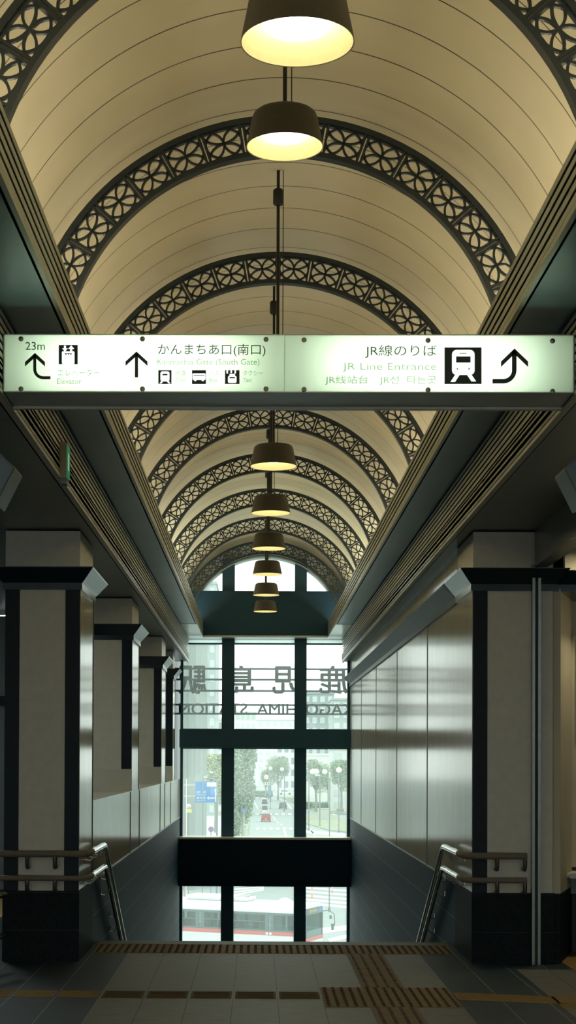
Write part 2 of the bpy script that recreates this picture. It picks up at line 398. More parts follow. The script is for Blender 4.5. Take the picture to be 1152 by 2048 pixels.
# arch ribs: rails, dividers and interlaced tracery panels
RO, RI, RD = 1.592, 1.350, .07
def pol(r, a, y): return (r * math.sin(a), y, r * math.cos(a))
def arc_bar(r0, r1, a0, a1, y0, y1, n):
    return MB().loft([[pol(r0, a0 + (a1 - a0) * k / n, y0), pol(r1, a0 + (a1 - a0) * k / n, y0), pol(r1, a0 + (a1 - a0) * k / n, y1), pol(r0, a0 + (a1 - a0) * k / n, y1)] for k in range(n + 1)])
CELL = math.radians(9.65)
def make_rib():
    root = empty('arch_rib', (VX, 0, VZ))
    A = math.radians(87.5)
    arc_bar(RO - .034, RO, -A, A, 0, RD, 64).build('outer_rail', M['iron'], root, smooth=40)
    arc_bar(RI, RI + .030, -A, A, 0, RD, 64).build('inner_rail', M['iron'], root, smooth=40)
    ri, ro = RI + .027, RO - .031
    # one tracery cell centred on angle 0
    t = MB(); hw = .0066; y0, y1 = .020, .040
    rm, rh, ah = (ri + ro) / 2, (ro - ri) / 2, CELL / 2 * .93
    def mp(u, v): return (rm + v * rh, u * ah)
    def ribbon(pts, closed=False):
        q = [Vector((p[1] * rm, p[0])) for p in (mp(u, v) for u, v in pts)]   # (arc length, radius)
        rings = []; n = len(q)
        for k in range(n):
            a = q[(k - 1) % n] if closed or k else q[k]; c = q[(k + 1) % n] if closed or k < n - 1 else q[k]
            d = (c - a).normalized(); nrm = Vector((-d.y, d.x)) * hw
            e, g = q[k] + nrm, q[k] - nrm
            f = lambda w, y: pol(w.y, w.x / rm, y)
            rings.append([f(e, y0), f(g, y0), f(g, y1), f(e, y1)])
        t.grid(rings, closed_u=True, closed_v=closed)
    ribbon([(.97 * math.cos(2 * PI * k / 28), .97 * math.sin(2 * PI * k / 28)) for k in range(28)], True)
    for cx, cy in ((1, 0), (0, 1), (-1, 0), (0, -1)):
        a0 = math.atan2(-cy, -cx)
        ribbon([(cx + math.cos(a0 + PI / 2 * (k / 9 - 1)), cy + math.sin(a0 + PI / 2 * (k / 9 - 1))) for k in range(19)])
    cell = t.build('tracery_panel', M['iron'], root)
    d = MB()
    for s in (-1, 1):
        r0, r1 = RI + .01, RO - .01
        d.loft([[(s * .012 - .007, .004, r), (s * .012 + .007, .004, r), (s * .012 + .007, .06, r), (s * .012 - .007, .06, r)] for r in (r0, r1)])
    div = d.build('divider_bar', M['iron'], root)
    for k in range(-9, 9):
        c = cell if k == -9 else cell.copy()
        if c is not cell: COL.objects.link(c); c.parent = root
        c.rotation_euler = (0, (k + .5) * CELL, 0)
    for k in range(-9, 10):
        c = div if k == -9 else div.copy()
        if c is not div: COL.objects.link(c); c.parent = root
        c.rotation_euler = (0, k * CELL, 0)
    return root
RIBS = [7.07, 9.80, 12.46, 15.2, 17.92, 20.65, 23.38, 26.1, 28.95]
RLAB = ['nearest dark lattice arch rib, cut off by the top corners of the picture',
        'dark lattice arch rib behind the second pendant lamp',
        'dark lattice arch rib whose feet go behind the top edge of the lit sign',
        'dark lattice arch rib whose crown is hidden behind the lit sign',
        'dark lattice arch rib showing just under the bottom edge of the sign',
        'dark lattice arch rib behind the first pendant lamp below the sign',
        'third dark lattice arch rib back from the window arch',
        'second dark lattice arch rib back from the window arch',
        'farthest lattice arch rib, framing the arched window']
rib0 = make_rib()
for k, y in enumerate(RIBS):
    r = rib0 if k == 0 else copy_tree(rib0)
    r.location = (VX, y, VZ); tag(r, RLAB[k], 'arch rib', 'lattice arch ribs under the vault')

# ------------------------------------------------------------------ pendant lamps
LX = .132
def make_lamp(ztop):
    """lamp hung at the origin (rim level); rod goes up to ztop"""
    root = empty('pendant_lamp')
    MB().lathe([(.200, 0), (.196, .02), (.170, .150), (.163, .168), (.148, .180), (.02, .188), (.0, .188)], n=48).build('lamp_shade', M['shade'], root, smooth=50)
    MB().lathe([(.200, 0), (.1955, .002), (.1915, .02), (.150, .145), (.118, .150)], n=48).build('shade_lining', M['shadein'], root, smooth=50)
    MB().lathe([(.0, .050), (.08, .051), (.114, .055), (.121, .062), (.121, .150)], n=40).build('diffuser', M['diffuser'], root, smooth=60)
    MB().tube([(0, 0, .186), (0, 0, ztop)], .011, 10).build('rod', M['rod'], root, smooth=40)
    MB().tube([(.035, 0, .186), (.035, 0, ztop)], .003, 6).build('cable', M['rod'], root)
    MB().lathe([(.028, -.0), (.036, .01), (.036, .10), (.028, .11)], 0, 0, 5.44 - (CAMZ + 2.51), 20, True).build('gear_box', M['rod'], root, smooth=40)
    return root
LAMPY = [5.60, 8.31, 11.03, 13.74, 16.35, 19.1, 21.75, 24.5, 27.2]
LLAB = {0: 'largest pendant lamp, cut off by the top edge of the picture',
        1: 'second pendant lamp from the top, in front of a lattice arch rib',
        2: 'pendant lamp hidden behind the middle of the lit sign, only its rod showing above',
        3: 'first pendant lamp below the lit sign, bright disc just showing',
        4: 'second pendant lamp below the lit sign',
        5: 'third pendant lamp below the lit sign, just above the window arch',
        6: 'upper pendant lamp against the white sky of the arched window',
        7: 'pendant lamp overlapping the bottom edge of the arched window',
        8: 'lowest and smallest pendant lamp, against the dark panel'}
zt = VZ + VR - (CAMZ + 2.51)
lamp0 = make_lamp(zt)
for k, y in enumerate(LAMPY):
    r = lamp0 if k == 0 else copy_tree(lamp0)
    r.location = (LX, y, CAMZ + 2.51)
    tag(r, LLAB[k], 'pendant lamp', 'pendant lamps down the vault')
    if k == 1:      # this one hangs higher on a short rod
        r.location.z = 4.80; dz = 4.80 - (CAMZ + 2.51)
        for c in list(r.children):
            if c.name.startswith('rod'):
                bpy.data.objects.remove(c); MB().tube([(0, 0, .186), (0, 0, zt - dz)], .011, 10).build('rod', M['rod'], r, smooth=40)
            elif c.name.startswith('cable'):
                bpy.data.objects.remove(c); MB().tube([(.035, 0, .186), (.035, 0, zt - dz)], .003, 6).build('cable', M['rod'], r)
            elif c.name.startswith('gear_box'): c.location.z = -dz
for y in (2.89, .17, -2.55, -5.3, -8.0):     # the row runs on over and behind the viewer
    r = copy_tree(lamp0); r.location = (LX, y, CAMZ + 2.51)
    tag(r, 'pendant lamp of the same row hanging above and behind the viewer', 'pendant lamp', 'pendant lamps outside the picture')

# ------------------------------------------------------------------ hanging lit sign
YS = 8.0; K = YS / F
SZ = 3.452
sgn = empty('lit_sign', (.147, YS, SZ)); tag(sgn, 'wide white backlit direction sign hanging across the corridor', 'sign')
sx0, sx1, sz1, TH = SLX - .147 + .002, SRX - .147 - .002, .290, .345
def S(px, py):           # sign-plane position of a mark, local to the sign
    p = at(px, py, YS); return (p.x - .147, p.z - SZ)
m = bpy.data.materials.new('sign_face'); m.use_nodes = True; nt = m.node_tree; nt.nodes.clear()
tr = nt.nodes.new('ShaderNodeBsdfTranslucent'); tr.inputs[0].default_value = (.90, 1.0, .90, 1)
df = nt.nodes.new('ShaderNodeBsdfDiffuse'); df.inputs[0].default_value = (.75, .8, .72, 1)
mx = nt.nodes.new('ShaderNodeMixShader'); mx.inputs[0].default_value = .35
o = nt.nodes.new('ShaderNodeOutputMaterial')
nt.links.new(tr.outputs[0], mx.inputs[1]); nt.links.new(df.outputs[0], mx.inputs[2]); nt.links.new(mx.outputs[0], o.inputs[0])
M['signpanel'] = m
def backlit_ink(name, c):
    q = bpy.data.materials.new(name); q.use_nodes = True; t = q.node_tree; t.nodes.clear()
    a = t.nodes.new('ShaderNodeBsdfTranslucent'); a.inputs[0].default_value = (*c, 1); z = t.nodes.new('ShaderNodeOutputMaterial'); t.links.new(a.outputs[0], z.inputs[0]); return q
M['inkfaint'] = backlit_ink('printed_ink_faint', (.55, .64, .54)); M['inkmid'] = backlit_ink('printed_ink_grey', (.20, .25, .20))
mid = S(569, 730)[0]
MB().box(sx0 + .006, mid - .0015, 0, .004, .006, sz1 - .003).build('face_panel', m, sgn)
MB().box(mid + .0015, sx1 - .006, 0, .004, .006, sz1 - .003).build('face_panel', m, sgn)
b = MB(); b.box(sx0, sx1, .001, TH, 0, .005); b.box(sx0, sx1, .001, TH, sz1 - .003, sz1 + .002)
b.box(sx0, sx0 + .006, .001, TH, 0, sz1); b.box(sx1 - .006, sx1, .001, TH, 0, sz1); b.box(sx0, sx1, TH - .004, TH, 0, sz1)
b.build('housing', M['signframe'], sgn)
MB().box(sx0, sx1, TH - .022, TH + .012, -.012, .0).build('bottom_lip', M['sill'], sgn)
for px, py in ((42, 678), (285, 678), (532, 679), (608, 680), (856, 681), (1105, 682), (42, 778), (285, 778), (532, 778), (608, 779), (856, 780), (1105, 783)):
    u, w = S(px, py)
    MB().tube([(u, .001, w), (u, -.004, w), (u, -.006, w)], [.0125, .0125, .009], 16).build('bolt', M['bolt'], sgn, smooth=40)
def poly(polys, name, mat, y=-.0012):
    b = MB()
    for p in polys:
        q = [S(*c) for c in p]
        b.loft([[(u, y, w) for u, w in q], [(u, y + .001, w) for u, w in q]])
    return b.build(name, mat, sgn)
def stroke(pts, w):      # constant-width strip along pixel points -> quads
    P = [Vector(p) for p in pts]; L, R_ = [], []
    for k in range(len(P)):
        d = (P[min(k + 1, len(P) - 1)] - P[max(k - 1, 0)]).normalized(); nrm = Vector((-d.y, d.x)) * w / 2
        L.append(P[k] + nrm); R_.append(P[k] - nrm)
    return [[tuple(L[k]), tuple(L[k + 1]), tuple(R_[k + 1]), tuple(R_[k])] for k in range(len(P) - 1)]
def chev(tx, ty, w, h, th): return [[(tx, ty), (tx + w, ty + h), (tx + w, ty + h + th), (tx, ty + th)], [(tx, ty), (tx - w, ty + h), (tx - w, ty + h + th), (tx, ty + th)]]
def curve_pts(x0, y0, y1, r, x1, s):   # straight down then quarter bend sideways
    p = [(x0, y0), (x0, y1 - r)] + [(x0 + s * r * (1 - math.cos(a)), y1 - r + r * math.sin(a)) for a in [PI / 2 * k / 8 for k in range(1, 9)]]
    return p + [(x1, y1)]
poly(stroke(curve_pts(69.5, 708, 755.5, 17, 101, 1), 6) + chev(70, 706, 20, 18, 9), 'left_turn_arrow', M['ink'])
poly(stroke([(273, 708), (273, 755)], 6.5) + chev(273, 703, 22, 20, 9), 'straight_arrow', M['ink'])
poly(stroke(curve_pts(1028.5, 702, 762.5, 22, 985, -1), 9) + chev(1029, 697, 27, 26, 11), 'right_turn_arrow', M['ink'])
# pictograms: dark square plate and white figure on it
def plate(x0, y0, x1, y1): return [(x0, y0), (x1, y0), (x1, y1), (x0, y1)]
M['signwhite'] = m
def icon(x0, y0, x1, y1, whites, darks, name):
    a = poly([plate(x0, y0, x1, y1)], name, M['ink'])
    if whites: w_ = poly(whites, 'white_figure', M['iconwhite'], -.0024); w_.parent = a
    if darks: d_ = poly(darks, 'dark_detail', M['ink'], -.0036); d_.parent = a
M['iconwhite'] = em('icon_white_backlit', (.90, 1.0, .88), .86)
def rrect(x0, y0, x1, y1, r, n=5):
    p = []
    for cx, cy, a0 in ((x1 - r, y0 + r, -PI / 2), (x1 - r, y1 - r, 0), (x0 + r, y1 - r, PI / 2), (x0 + r, y0 + r, PI)):
        p += [(cx + r * math.cos(a0 + PI / 2 * k / n), cy + r * math.sin(a0 + PI / 2 * k / n)) for k in range(n + 1)]
    return p
icon(889, 695, 963, 768, [rrect(904, 700, 949, 750, 9), [(912, 747), (921, 747), (910, 764), (901, 764)], [(932, 747), (941, 747), (952, 763), (943, 763)]],
     [plate(912, 713, 941, 725.5), plate(919, 706.5, 933, 708), rrect(913.2, 736.5, 916, 739.5, 1.3), rrect(936.5, 736.5, 939.3, 739.5, 1.3)], 'train_pictogram')
icon(117.5, 690, 155.5, 728.5, [rrect(124, 703, 149, 728, 2)] + stroke([(130, 691.5), (130, 702)], 4) + [[(124.5, 697), (135.5, 697), (130, 703)]] + stroke([(142.5, 694), (142.5, 703)], 4) + [[(136.5, 698), (148.5, 698), (142.5, 691)]],
     [plate(129, 707, 144, 708.5), plate(131, 708, 133, 710.5), plate(136, 708, 138, 710.5), plate(141, 708, 143, 710.5)], 'lift_pictogram')
icon(316.5, 740.5, 343, 768, [rrect(321, 743, 339, 763, 4), [(323, 762), (327, 762), (323, 767), (319, 767)], [(333, 762), (337, 762), (341, 767), (337, 767)]], [plate(325, 748, 335, 751)], 'tram_pictogram')
icon(384, 740.5, 412, 768, [rrect(385, 747, 411, 760, 2), rrect(388, 757, 393, 762.5, 2.4), rrect(403, 757, 408, 762.5, 2.4)], [plate(387, 750, 409, 751.5)], 'bus_pictogram')
icon(450, 740.5, 479, 768, [rrect(456, 752, 473, 766, 3), plate(459, 748, 470, 753), plate(453, 741, 456, 747), plate(461, 741, 464, 746), plate(469, 741, 472, 747)], [plate(459, 754, 470, 757)], 'taxi_pictogram')
def stext(body, x0, y0, x1, y1, mat, name='lettering', offset=0):
    (u0, w0), (u1, w1) = S(x0, y1), S(x1, y0)
    text(body, .05, name, mat, sgn, (u0, -.0012, w0), width=u1 - u0, height=w1 - w0, offset=offset)
stext('23m', 51, 684, 90, 700, M['inkmid'])
stext('エレベーター', 115, 739, 199, 752, M['inkfaint'])
stext('Elevator', 114, 757, 163, 768, M['inkfaint'])
stext('かんまちあ口(南口)', 316, 688, 531, 713, M['inkmid'])
stext('Kanmachia Gate (South Gate)', 314, 718, 519, 733, M['inkfaint'])
stext('市電', 351, 741, 372, 752, M['inkfaint']); stext('Tram', 351, 756, 372, 764, M['inkfaint'])
stext('バス', 418, 741, 438, 751, M['inkfaint']); stext('Bus', 418, 756, 434, 763, M['inkfaint'])
stext('タクシー', 486, 741, 526, 751, M['inkfaint']); stext('Taxi', 486, 756, 503, 764, M['inkfaint'])
stext('JR線のりば', 730, 690, 873, 716, M['inkmid'])
stext('JR Line Entrance', 685, 726, 873, 744, M['inkfaint'])
stext('JR线站台　JR선  타는곳', 650, 751, 873, 770, M['inkfaint'])

# ------------------------------------------------------------------ green exit sign, corner fixtures
ex = empty('exit_sign', (SLX, 10.35, 3.43)); tag(ex, 'small green emergency exit sign fixed to the left slatted beam', 'exit sign')
MB().box(-.002, .045, -.02, .13, 0, .235).build('casing', M['casing'], ex, bevel=.004)
MB().box(.045, .049, -.012, .122, .012, .222).build('green_face', M['green'], ex)
b = MB(); b.box(.049, .050, .02, .08, .06, .17); b.build('white_pictogram', em('exit_white', (.55, .8, .55), .2), ex)
MB().box(.0, .04, .0, .11, -.03, .0).build('mounting_foot', M['fixture'], ex)
def fixture(x, y, s, label):
    r = empty('ceiling_fixture', (x, y, SOFL)); tag(r, label, 'light fixture')
    MB().prism([(0, -.38), (s * .14, -.50), (s * .24, -.30), (s * .10, -.17)], 0, .30).build('angled_housing', M['fixture'], r, bevel=.01)
    MB().box(min(0, s * -.10), max(0, s * -.10), .05, .25, -.60, -.36).build('lower_case', M['casing'], r)
    MB().box(min(s * .02, s * .1), max(s * .02, s * .1), .1, .2, -.40, 0).build('hanger', M['fixture'], r)
fixture(-1.53, 8.5, 1, 'blue-grey angled fixture under the ceiling at the left edge, level with the exit sign')
fixture(1.86, 8.5, -1, 'blue-grey angled fixture under the ceiling at the right edge of the picture')

# ------------------------------------------------------------------ handrails
def handrail(xr, xw, s, xs, label, start_ext):
    """s=+1: wall is at larger x. xs: outer end in front of the pillar"""
    r = empty('handrail', (xw, 12.8, 0)); tag(r, label, 'handrail', 'handrails at the stair top')
    off = Vector((-xw, -12.8, 0))
    slope = .5
    def P(x, y, z): return Vector((x, y, z)) + off
    for zc, rad in ((.865, .024), (.672, .020)):
        yf = 12.80
        xe = xr
        # horizontal part across the pillar front: resin grip
        pts = [P(xs, yf, zc)]
        if start_ext: pts = [P(xs + s * .0, yf + .0, zc - .02), P(xs - s * .03, yf, zc)] + []
        pts += [P(xe + s * .10, yf, zc), P(xe + s * .03, yf + .015, zc), P(xe, yf + .06, zc), P(xe, yf + .35, zc)]
        MB().tube(pts, rad * 1.12, 14).build('grip', M['grip'], r, smooth=50)
        yb = 14.25 if zc > .8 else 14.35
        pts = [P(xe, yf + .33, zc), P(xe, yb - .08, zc), P(xe, yb, zc - .012)]
        pts += [P(xe, yb + .1 + t, zc - .012 - .05 - slope * t) for t in (0, .4, 1.0, 2.0, 4.0, 6.0)]
        MB().tube(pts, rad, 14).build('rail', M['steel'], r, smooth=50)
        for yj in (13.42, 13.95):
            MB().tube([P(xe, yj, zc), P(xe, yj + .03, zc)], rad * 1.15, 14).build('collar', M['steel'], r, smooth=50)
        # brackets
        for dx in (.26, .48):
            x = xe + s * dx; 
            MB().tube([P(x, yf, zc - .01), P(x, yf, zc - .085), P(x, yf + .02, zc - .108), P(x, yf + .095, zc - .108)], .017, 10).build('bracket', M['steeldark'], r, smooth=50)
        for y in (13.35, 13.75, 14.1, 14.75, 15.6, 16.5, 18.0):
            z = zc if y < yb else zc - .062 - slope * (y - yb - .1)
            MB().tube([P(xe, y, z - .01), P(xe + s * .01, y, z - .06), P(xe + s * .035, y, z - .085), P(xw - s * .004, y, z - .08), P(xw - s * .004, y, z - .03)], .007, 8).build('bracket', M['steel'], r, smooth=50)
    return r
handrail(-1.345, XL, -1, -2.12, 'double handrail on the left, crossing the pillar front then descending the stairs', False)
handrail(1.65, XR, 1, 2.145, 'double handrail on the right, ending on the pillar front and descending the stairs', False)
# ends of another rail left of the first pillar
r = empty('handrail', (-1.93, 12.4, 0)); tag(r, 'chrome handrail ends showing at the lower left edge beside the pillar', 'handrail', 'handrails at the stair top')
for z in (.26, .575):
    MB().tube([(0, 0, z), (-.012, -.02, z), (-.10, -.25, z - .01), (-.5, -1.2, z - .02), (-1.2, -2.4, z - .02)], [.016, .024, .024, .024, .024], 14).build('rail', M['steel'], r, smooth=50)
MB().tube([(-.45, -1.1, 0), (-.45, -1.1, .575)], .018, 10).build('post', M['steel'], r, smooth=50)

# ------------------------------------------------------------------ right alcove: channels, bulkhead, angled wall, counter
ch = empty('shutter_guide', (2.225, 12.84, 0)); tag(ch, 'pair of tall narrow steel shutter guide channels in front of the right pillar', 'shutter guide')
for k, x in enumerate((-.032, .014)):
    MB().prism([(x, 0), (x + .022, 0), (x + .022, .05), (x + .017, .05), (x + .017, .006), (x + .005, .006), (x + .005, .05), (x, .05)], 0, 3.19, 'z').build('channel', M['steeldark'], ch)
MB().box(-.010, .014, .02, .05, 0, 3.18).build('slot', M['darkwall'], ch)
struct(MB().box(2.21, 2.30, 4.0, 12.83, 3.18, SOFL).build('wall_bulkhead', pm('bulkhead_panel', (.22, .26, .25), .3, .2, .5)))
struct(MB().box(2.20, 2.31, 4.0, 12.83, 3.165, 3.182).build('trim_20', M['steeldark']))
A0, A1 = (2.372, 12.92), (2.62, 13.72)
def wallseg(p, q, z0, z1, th=.06):
    d = (Vector(q) - Vector(p)).normalized(); n = Vector((d.y, -d.x)) * th
    return [(p[0], p[1]), (q[0], q[1]), (q[0] + n.x, q[1] + n.y), (p[0] + n.x, p[1] + n.y)]
struct(MB().prism(wallseg(A0, A1, 0, 0), .56, 3.0, 'z').build('wall_angled', M['alcove']))
struct(MB().prism(wallseg(A0, A1, 0, 0), 0, .56, 'z').build('baseboard_angled', M['base']))
struct(MB().box(2.62, 6, 13.72, 13.8, .72, SOFL).build('wall_alcove', M['alcove']))
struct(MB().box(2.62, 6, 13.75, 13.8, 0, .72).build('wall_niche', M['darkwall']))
# crown continuing over the angled wall
rings = []
d = (Vector(A1) - Vector(A0)).normalized(); nn = Vector((-d.y, d.x))
for o_, z in ((.02, 2.98), (.02, 3.035), (.035, 3.05), (.115, 3.148), (.115, 3.155)):
    p0 = Vector(A0) + nn * o_ - d * .02; p1 = Vector(A1) + nn * o_ + d * .06
    rings.append([(p0.x, p0.y, z), (p1.x, p1.y, z), (p1.x + .3, p1.y, z), (p0.x + .3, p0.y, z)])
struct(MB().loft(rings).build('trim_21', M['crown']))
fr = empty('wall_frame', (2.735, 13.70, 1.93)); tag(fr, 'pale framed notice on the alcove wall at the right edge', 'picture frame')
b = MB(); b.box(0, .6, -.03, 0, 0, .03); b.box(0, .6, -.03, 0, .77, .8); b.box(0, .03, -.03, 0, .03, .77); b.box(.57, .6, -.03, 0, .03, .77)
b.build('frame', M['signframe'], fr); MB().box(.03, .57, -.012, 0, .03, .77).build('sheet', pm('paper', (.6, .6, .52), .6), fr)
dp = Vector(A0) + (Vector(A1) - Vector(A0)) * .10
hd = empty('recessed_handle', (dp.x - .004, dp.y, 1.21)); hd.rotation_euler = (0, 0, math.atan2(A1[1] - A0[1], A1[0] - A0[0])); tag(hd, 'small recessed steel handle plate on the angled alcove wall', 'handle')
MB().box(0, .13, -.004, .008, 0, .17).build('plate', M['steeldark'], hd); MB().box(.045, .085, .008, .011, .03, .14).build('slot', M['darkwall'], hd)
ct = empty('counter', (2.56, 13.35, .66)); tag(ct, 'narrow pale counter shelf with a white edge in the right alcove', 'counter')
MB().box(.0, 1.2, .0, .37, 0, .028).build('counter_top', M['panel'], ct); MB().box(.03, 1.2, -.012, .0, -.01, .032).build('front_edge', M['sill'], ct)
MB().box(.05, 1.2, .28, .35, -.16, 0).build('apron', M['fill'], ct)

# ------------------------------------------------------------------ window wall
win = empty('window_1', (0, YW, 0)); struct(win)
tag(win, 'tall navy framed window wall over the stairs with an arched top', 'window')
def wx(px): return at(px, 1519, YW).x
def wz(py): return at(528, py, YW).z
XM = [(wx(443.5), wx(468.5)), (wx(588.3), wx(612.0))]
ZT = VZ + 1.40
for a, c in XM:
    MB().box(a, c, -.22, .05, -3.5, VZ + 1.37).build('mullion', M['mullion'], win)
ztop, zb1t, zb1b, zb2t, zb2b = SOFH - .10, wz(1460), wz(1496), wz(1672.5), wz(1769)
MB().box(XL, XR, -.42, .05, zb1b, zb1t).build('crossbeam', M['mullion'], win)
MB().box(XL, XR, -.50, .05, zb2b, zb2t - .035).build('crossbeam', M['beamnavy'], win)
MB().box(XL, XR, -.53, .05, zb2t - .035, zb2t).build('sill', M['sill'], win)
MB().box(XL, XR, -.06, .05, ztop, ztop + .025).build('transom_bar', M['mullion'], win)
MB().box(XL, XR, -.02, -.008, SOFH - .078, SOFH - .005).build('transom_band', M['frost'], win)
MB().box(VX - 1.6, VX + 1.6, -.50, .05, SOFH + .0, wz(1187.5)).build('dark_panel', pm('dark_panel_navy', (.020, .062, .100), .5, 0, .2, .15, 60), win)
for x0, x1 in ((XL, XL + .05), (XR - .05, XR)): MB().box(x0, x1, -.08, .05, -3.5, SOFH).build('side_frame', M['mullion'], win)
for za in (zb1t, zb1b - .02, zb2b - .02):
    MB().box(XL, XR, -.05, .04, za, za + .02).build('sash_bar', M['mullion'], win)
# arched surround above the panel
b = MB(); n = 48; rows = []
for k in range(n + 1):
    a = PI * k / n; c, s_ = math.cos(a), math.sin(a)
    rows.append([(VX + 1.39 * c, -.02, VZ + 1.39 * s_), (VX + 1.80 * c, -.02, VZ + 1.80 * s_), (VX + 1.80 * c, .06, VZ + 1.80 * s_), (VX + 1.39 * c, .06, VZ + 1.39 * s_)])
b.loft(rows).build('arch_surround', pm('pale_plaster', (.62, .68, .62), .6), win)
rows = [[(VX + r0 * math.cos(PI * k / n), y, VZ + r0 * math.sin(PI * k / n)) for r0, y in ((1.385, -.30), (1.41, -.30), (1.41, 0), (1.385, 0))] for k in range(n + 1)]
MB().loft(rows).build('arch_band', M['greyband'], win, smooth=40)
xs = [XL + .05, XM[0][0], XM[0][1], XM[1][0], XM[1][1], XR - .05]
for z0, z1 in ((zb1t, ztop), (zb2t, zb1b), (-3.4, zb2b)):
    for i in (0, 2, 4): MB().box(xs[i], xs[i + 1], .0, .012, z0, z1).build('glass_pane', M['glass'], win)
rows = [[(VX + 1.40 * math.cos(PI * k / n), y, max(VZ + .6, VZ + 1.40 * math.sin(PI * k / n))) for k in range(n + 1)] for y in (.0, .012)]
MB().loft(rows).build('glass_pane', M['glass'], win)
struct(MB().box(XL - .4, XR + .4, YW - .05, YW + .3, -9, -3.4).build('wall_end_low', M['fill']))
struct(MB().box(-6, 6, YW + .02, YW + .3, VZ + 1.45, 7).build('wall_end_top', M['fill']))
b = MB(); b.box(-6, VX - 1.5, YW + .02, YW + .3, SOFL, 7); b.box(VX + 1.5, 6, YW + .02, YW + .3, SOFL, 7); struct(b.build('wall_end_side', M['fill']))
struct(MB().box(-6.2, 6.2, YBACK, YW + .3, 6.2, 6.4).build('ceiling_roof', M['fill']))
for nm_, xx in (('wall_roof_left', -6.2), ('wall_roof_right', 6.1)): struct(MB().box(xx, xx + .1, YBACK, YW + .3, 3.4, 6.3).build(nm_, M['fill']))

# station name in relief letters on rails outside the glass, read from the street
YL = YW + .62
M['letter'] = pm('facade_letter', (.20, .25, .21), .5, .2)
M['letterg'] = pm('facade_letter_pale', (.22, .27, .22), .5, .2)
M['facrail'] = pm('facade_rail', (.10, .14, .15), .5, .3)
fs = empty('station_name_sign', (0, YL, 0)); tag(fs, 'station name letters on rails outside the window, seen from behind', 'sign')
for py in (1338, 1359.5, 1382, 1410, 1428):
    z = at(528, py, YL).z
    MB().box(XL - .4, XR + .4, -.02, .02, z - .018, z + .018).build('rail', M['facrail'], fs)
sL = F / YL
for ch_, cx in zip('鹿児島駅', (667, 573, 479, 385)):
    p = at(cx, 1387, YL)
    text(ch_, .5, 'character', M['letter'], fs, (p.x + 27.5 / sL, -.03 + .05, p.z), width=55 / sL, height=55 / sL, rot=(PI / 2, 0, PI), extrude=.03, bold=.012)
p = at(704, 1430, YL)
w_ = text('KAGOSHIMA  STATION', .25, 'lettering', M['letterg'], fs, (p.x, .02, p.z), width=346 / sL, height=22 / sL, rot=(PI / 2, 0, PI), extrude=.03, bold=.005)

# ------------------------------------------------------------------ street outside
GZ = -8.9
def gp(px, py): return ground(px, py, GZ)
M['asphalt'] = pm('asphalt', (.36, .40, .39), .9, 0, .2, .06, 1.5)
M['paving'] = pm('pale_paving', (.60, .60, .55), .9, 0, .2, .06, 1.5)
M['paint'] = pm('road_paint', (.85, .86, .83), .8, 0, .2, .03, 2)
M['lawn'] = pm('median_grass', (.36, .38, .26), .9, 0, .1, .2, 1)
struct(MB().box(-120, 120, YW + .4, 900, GZ - .4, GZ).build('ground', M['asphalt']))
def slabpx(name, pts, mat, h, z=0):
    q = [gp(*p) for p in pts]
    b = MB(); b.loft([[(v.x, v.y, GZ + z) for v in q], [(v.x, v.y, GZ + z + h) for v in q]])
    return struct(b.build(name, mat))
slabpx('sidewalk_left', [(330, 1700), (430, 1700), (466, 1672), (500, 1600), (470, 1590), (300, 1690)], M['paving'], .12)
slabpx('median', [(600, 1640), (640, 1622), (690, 1640), (720, 1668), (660, 1662), (612, 1648)], M['lawn'], .14)
slabpx('median', [(560, 1594), (612, 1600), (655, 1616), (700, 1630), (640, 1625), (600, 1612)], M['lawn'], .14)
slabpx('lawn_verge', [(460, 1675), (495, 1675), (500, 1630), (508, 1598), (480, 1598), (460, 1640)], M['lawn'], .13)
mk = MB()
def mark(pts):
    q = [gp(*p) for p in pts]; h = .012 + .003 * (len(mk.f) // 6 % 7); mk.loft([[(v.x, v.y, GZ + .002) for v in q], [(v.x, v.y, GZ + h) for v in q]])
for k in range(8): mark([(511 + 13 * k, 1627), (517.5 + 13 * k, 1627), (517.5 + 13 * k, 1629.6), (511 + 13 * k, 1629.6)])
for k in range(8): mark([(512 + 13.3 * k, 1656), (519 + 13.3 * k, 1656), (519 + 13.3 * k, 1659), (512 + 13.3 * k, 1659)])
mark([(565, 1655), (568, 1655), (574.5, 1673), (570.5, 1673)])
for x, y in ((545, 1634), (547.5, 1638.5), (552.5, 1643), (560, 1648)): mark([(x, y), (x + 2.4, y), (x + 5, y + 3), (x + 2.2, y + 3)])
mark([(508, 1604), (509.6, 1604), (517, 1618), (515, 1618)]); mark([(573, 1606), (575, 1606), (584, 1618), (581, 1618)])
mark([(613, 1652), (616, 1652), (632, 1671), (628, 1671)]); mark([(620, 1600), (622.5, 1600), (672, 1630), (668, 1630)])
mark([(540, 1597), (542, 1596.4), (575, 1601.4), (572, 1602)])
for k in range(5):     # zebra crossing behind the bus
    mark([(604, 1774 + 7.5 * k), (700, 1781 + 8 * k), (700, 1784.5 + 8.3 * k), (604, 1777 + 7.7 * k)])
for k in range(4): mark([(462, 1772 + 6 * k), (528, 1770 + 3 * k), (528, 1771.8 + 3 * k), (462, 1775 + 6 * k)])
mark([(640, 1857), (712, 1849), (712, 1858), (640, 1868)]); mark([(655, 1878), (700, 1868), (706, 1874), (660, 1884)])
mark([(612, 1660), (690, 1668), (690, 1673), (612, 1666)])
struct(mk.build('road_markings', M['paint']))

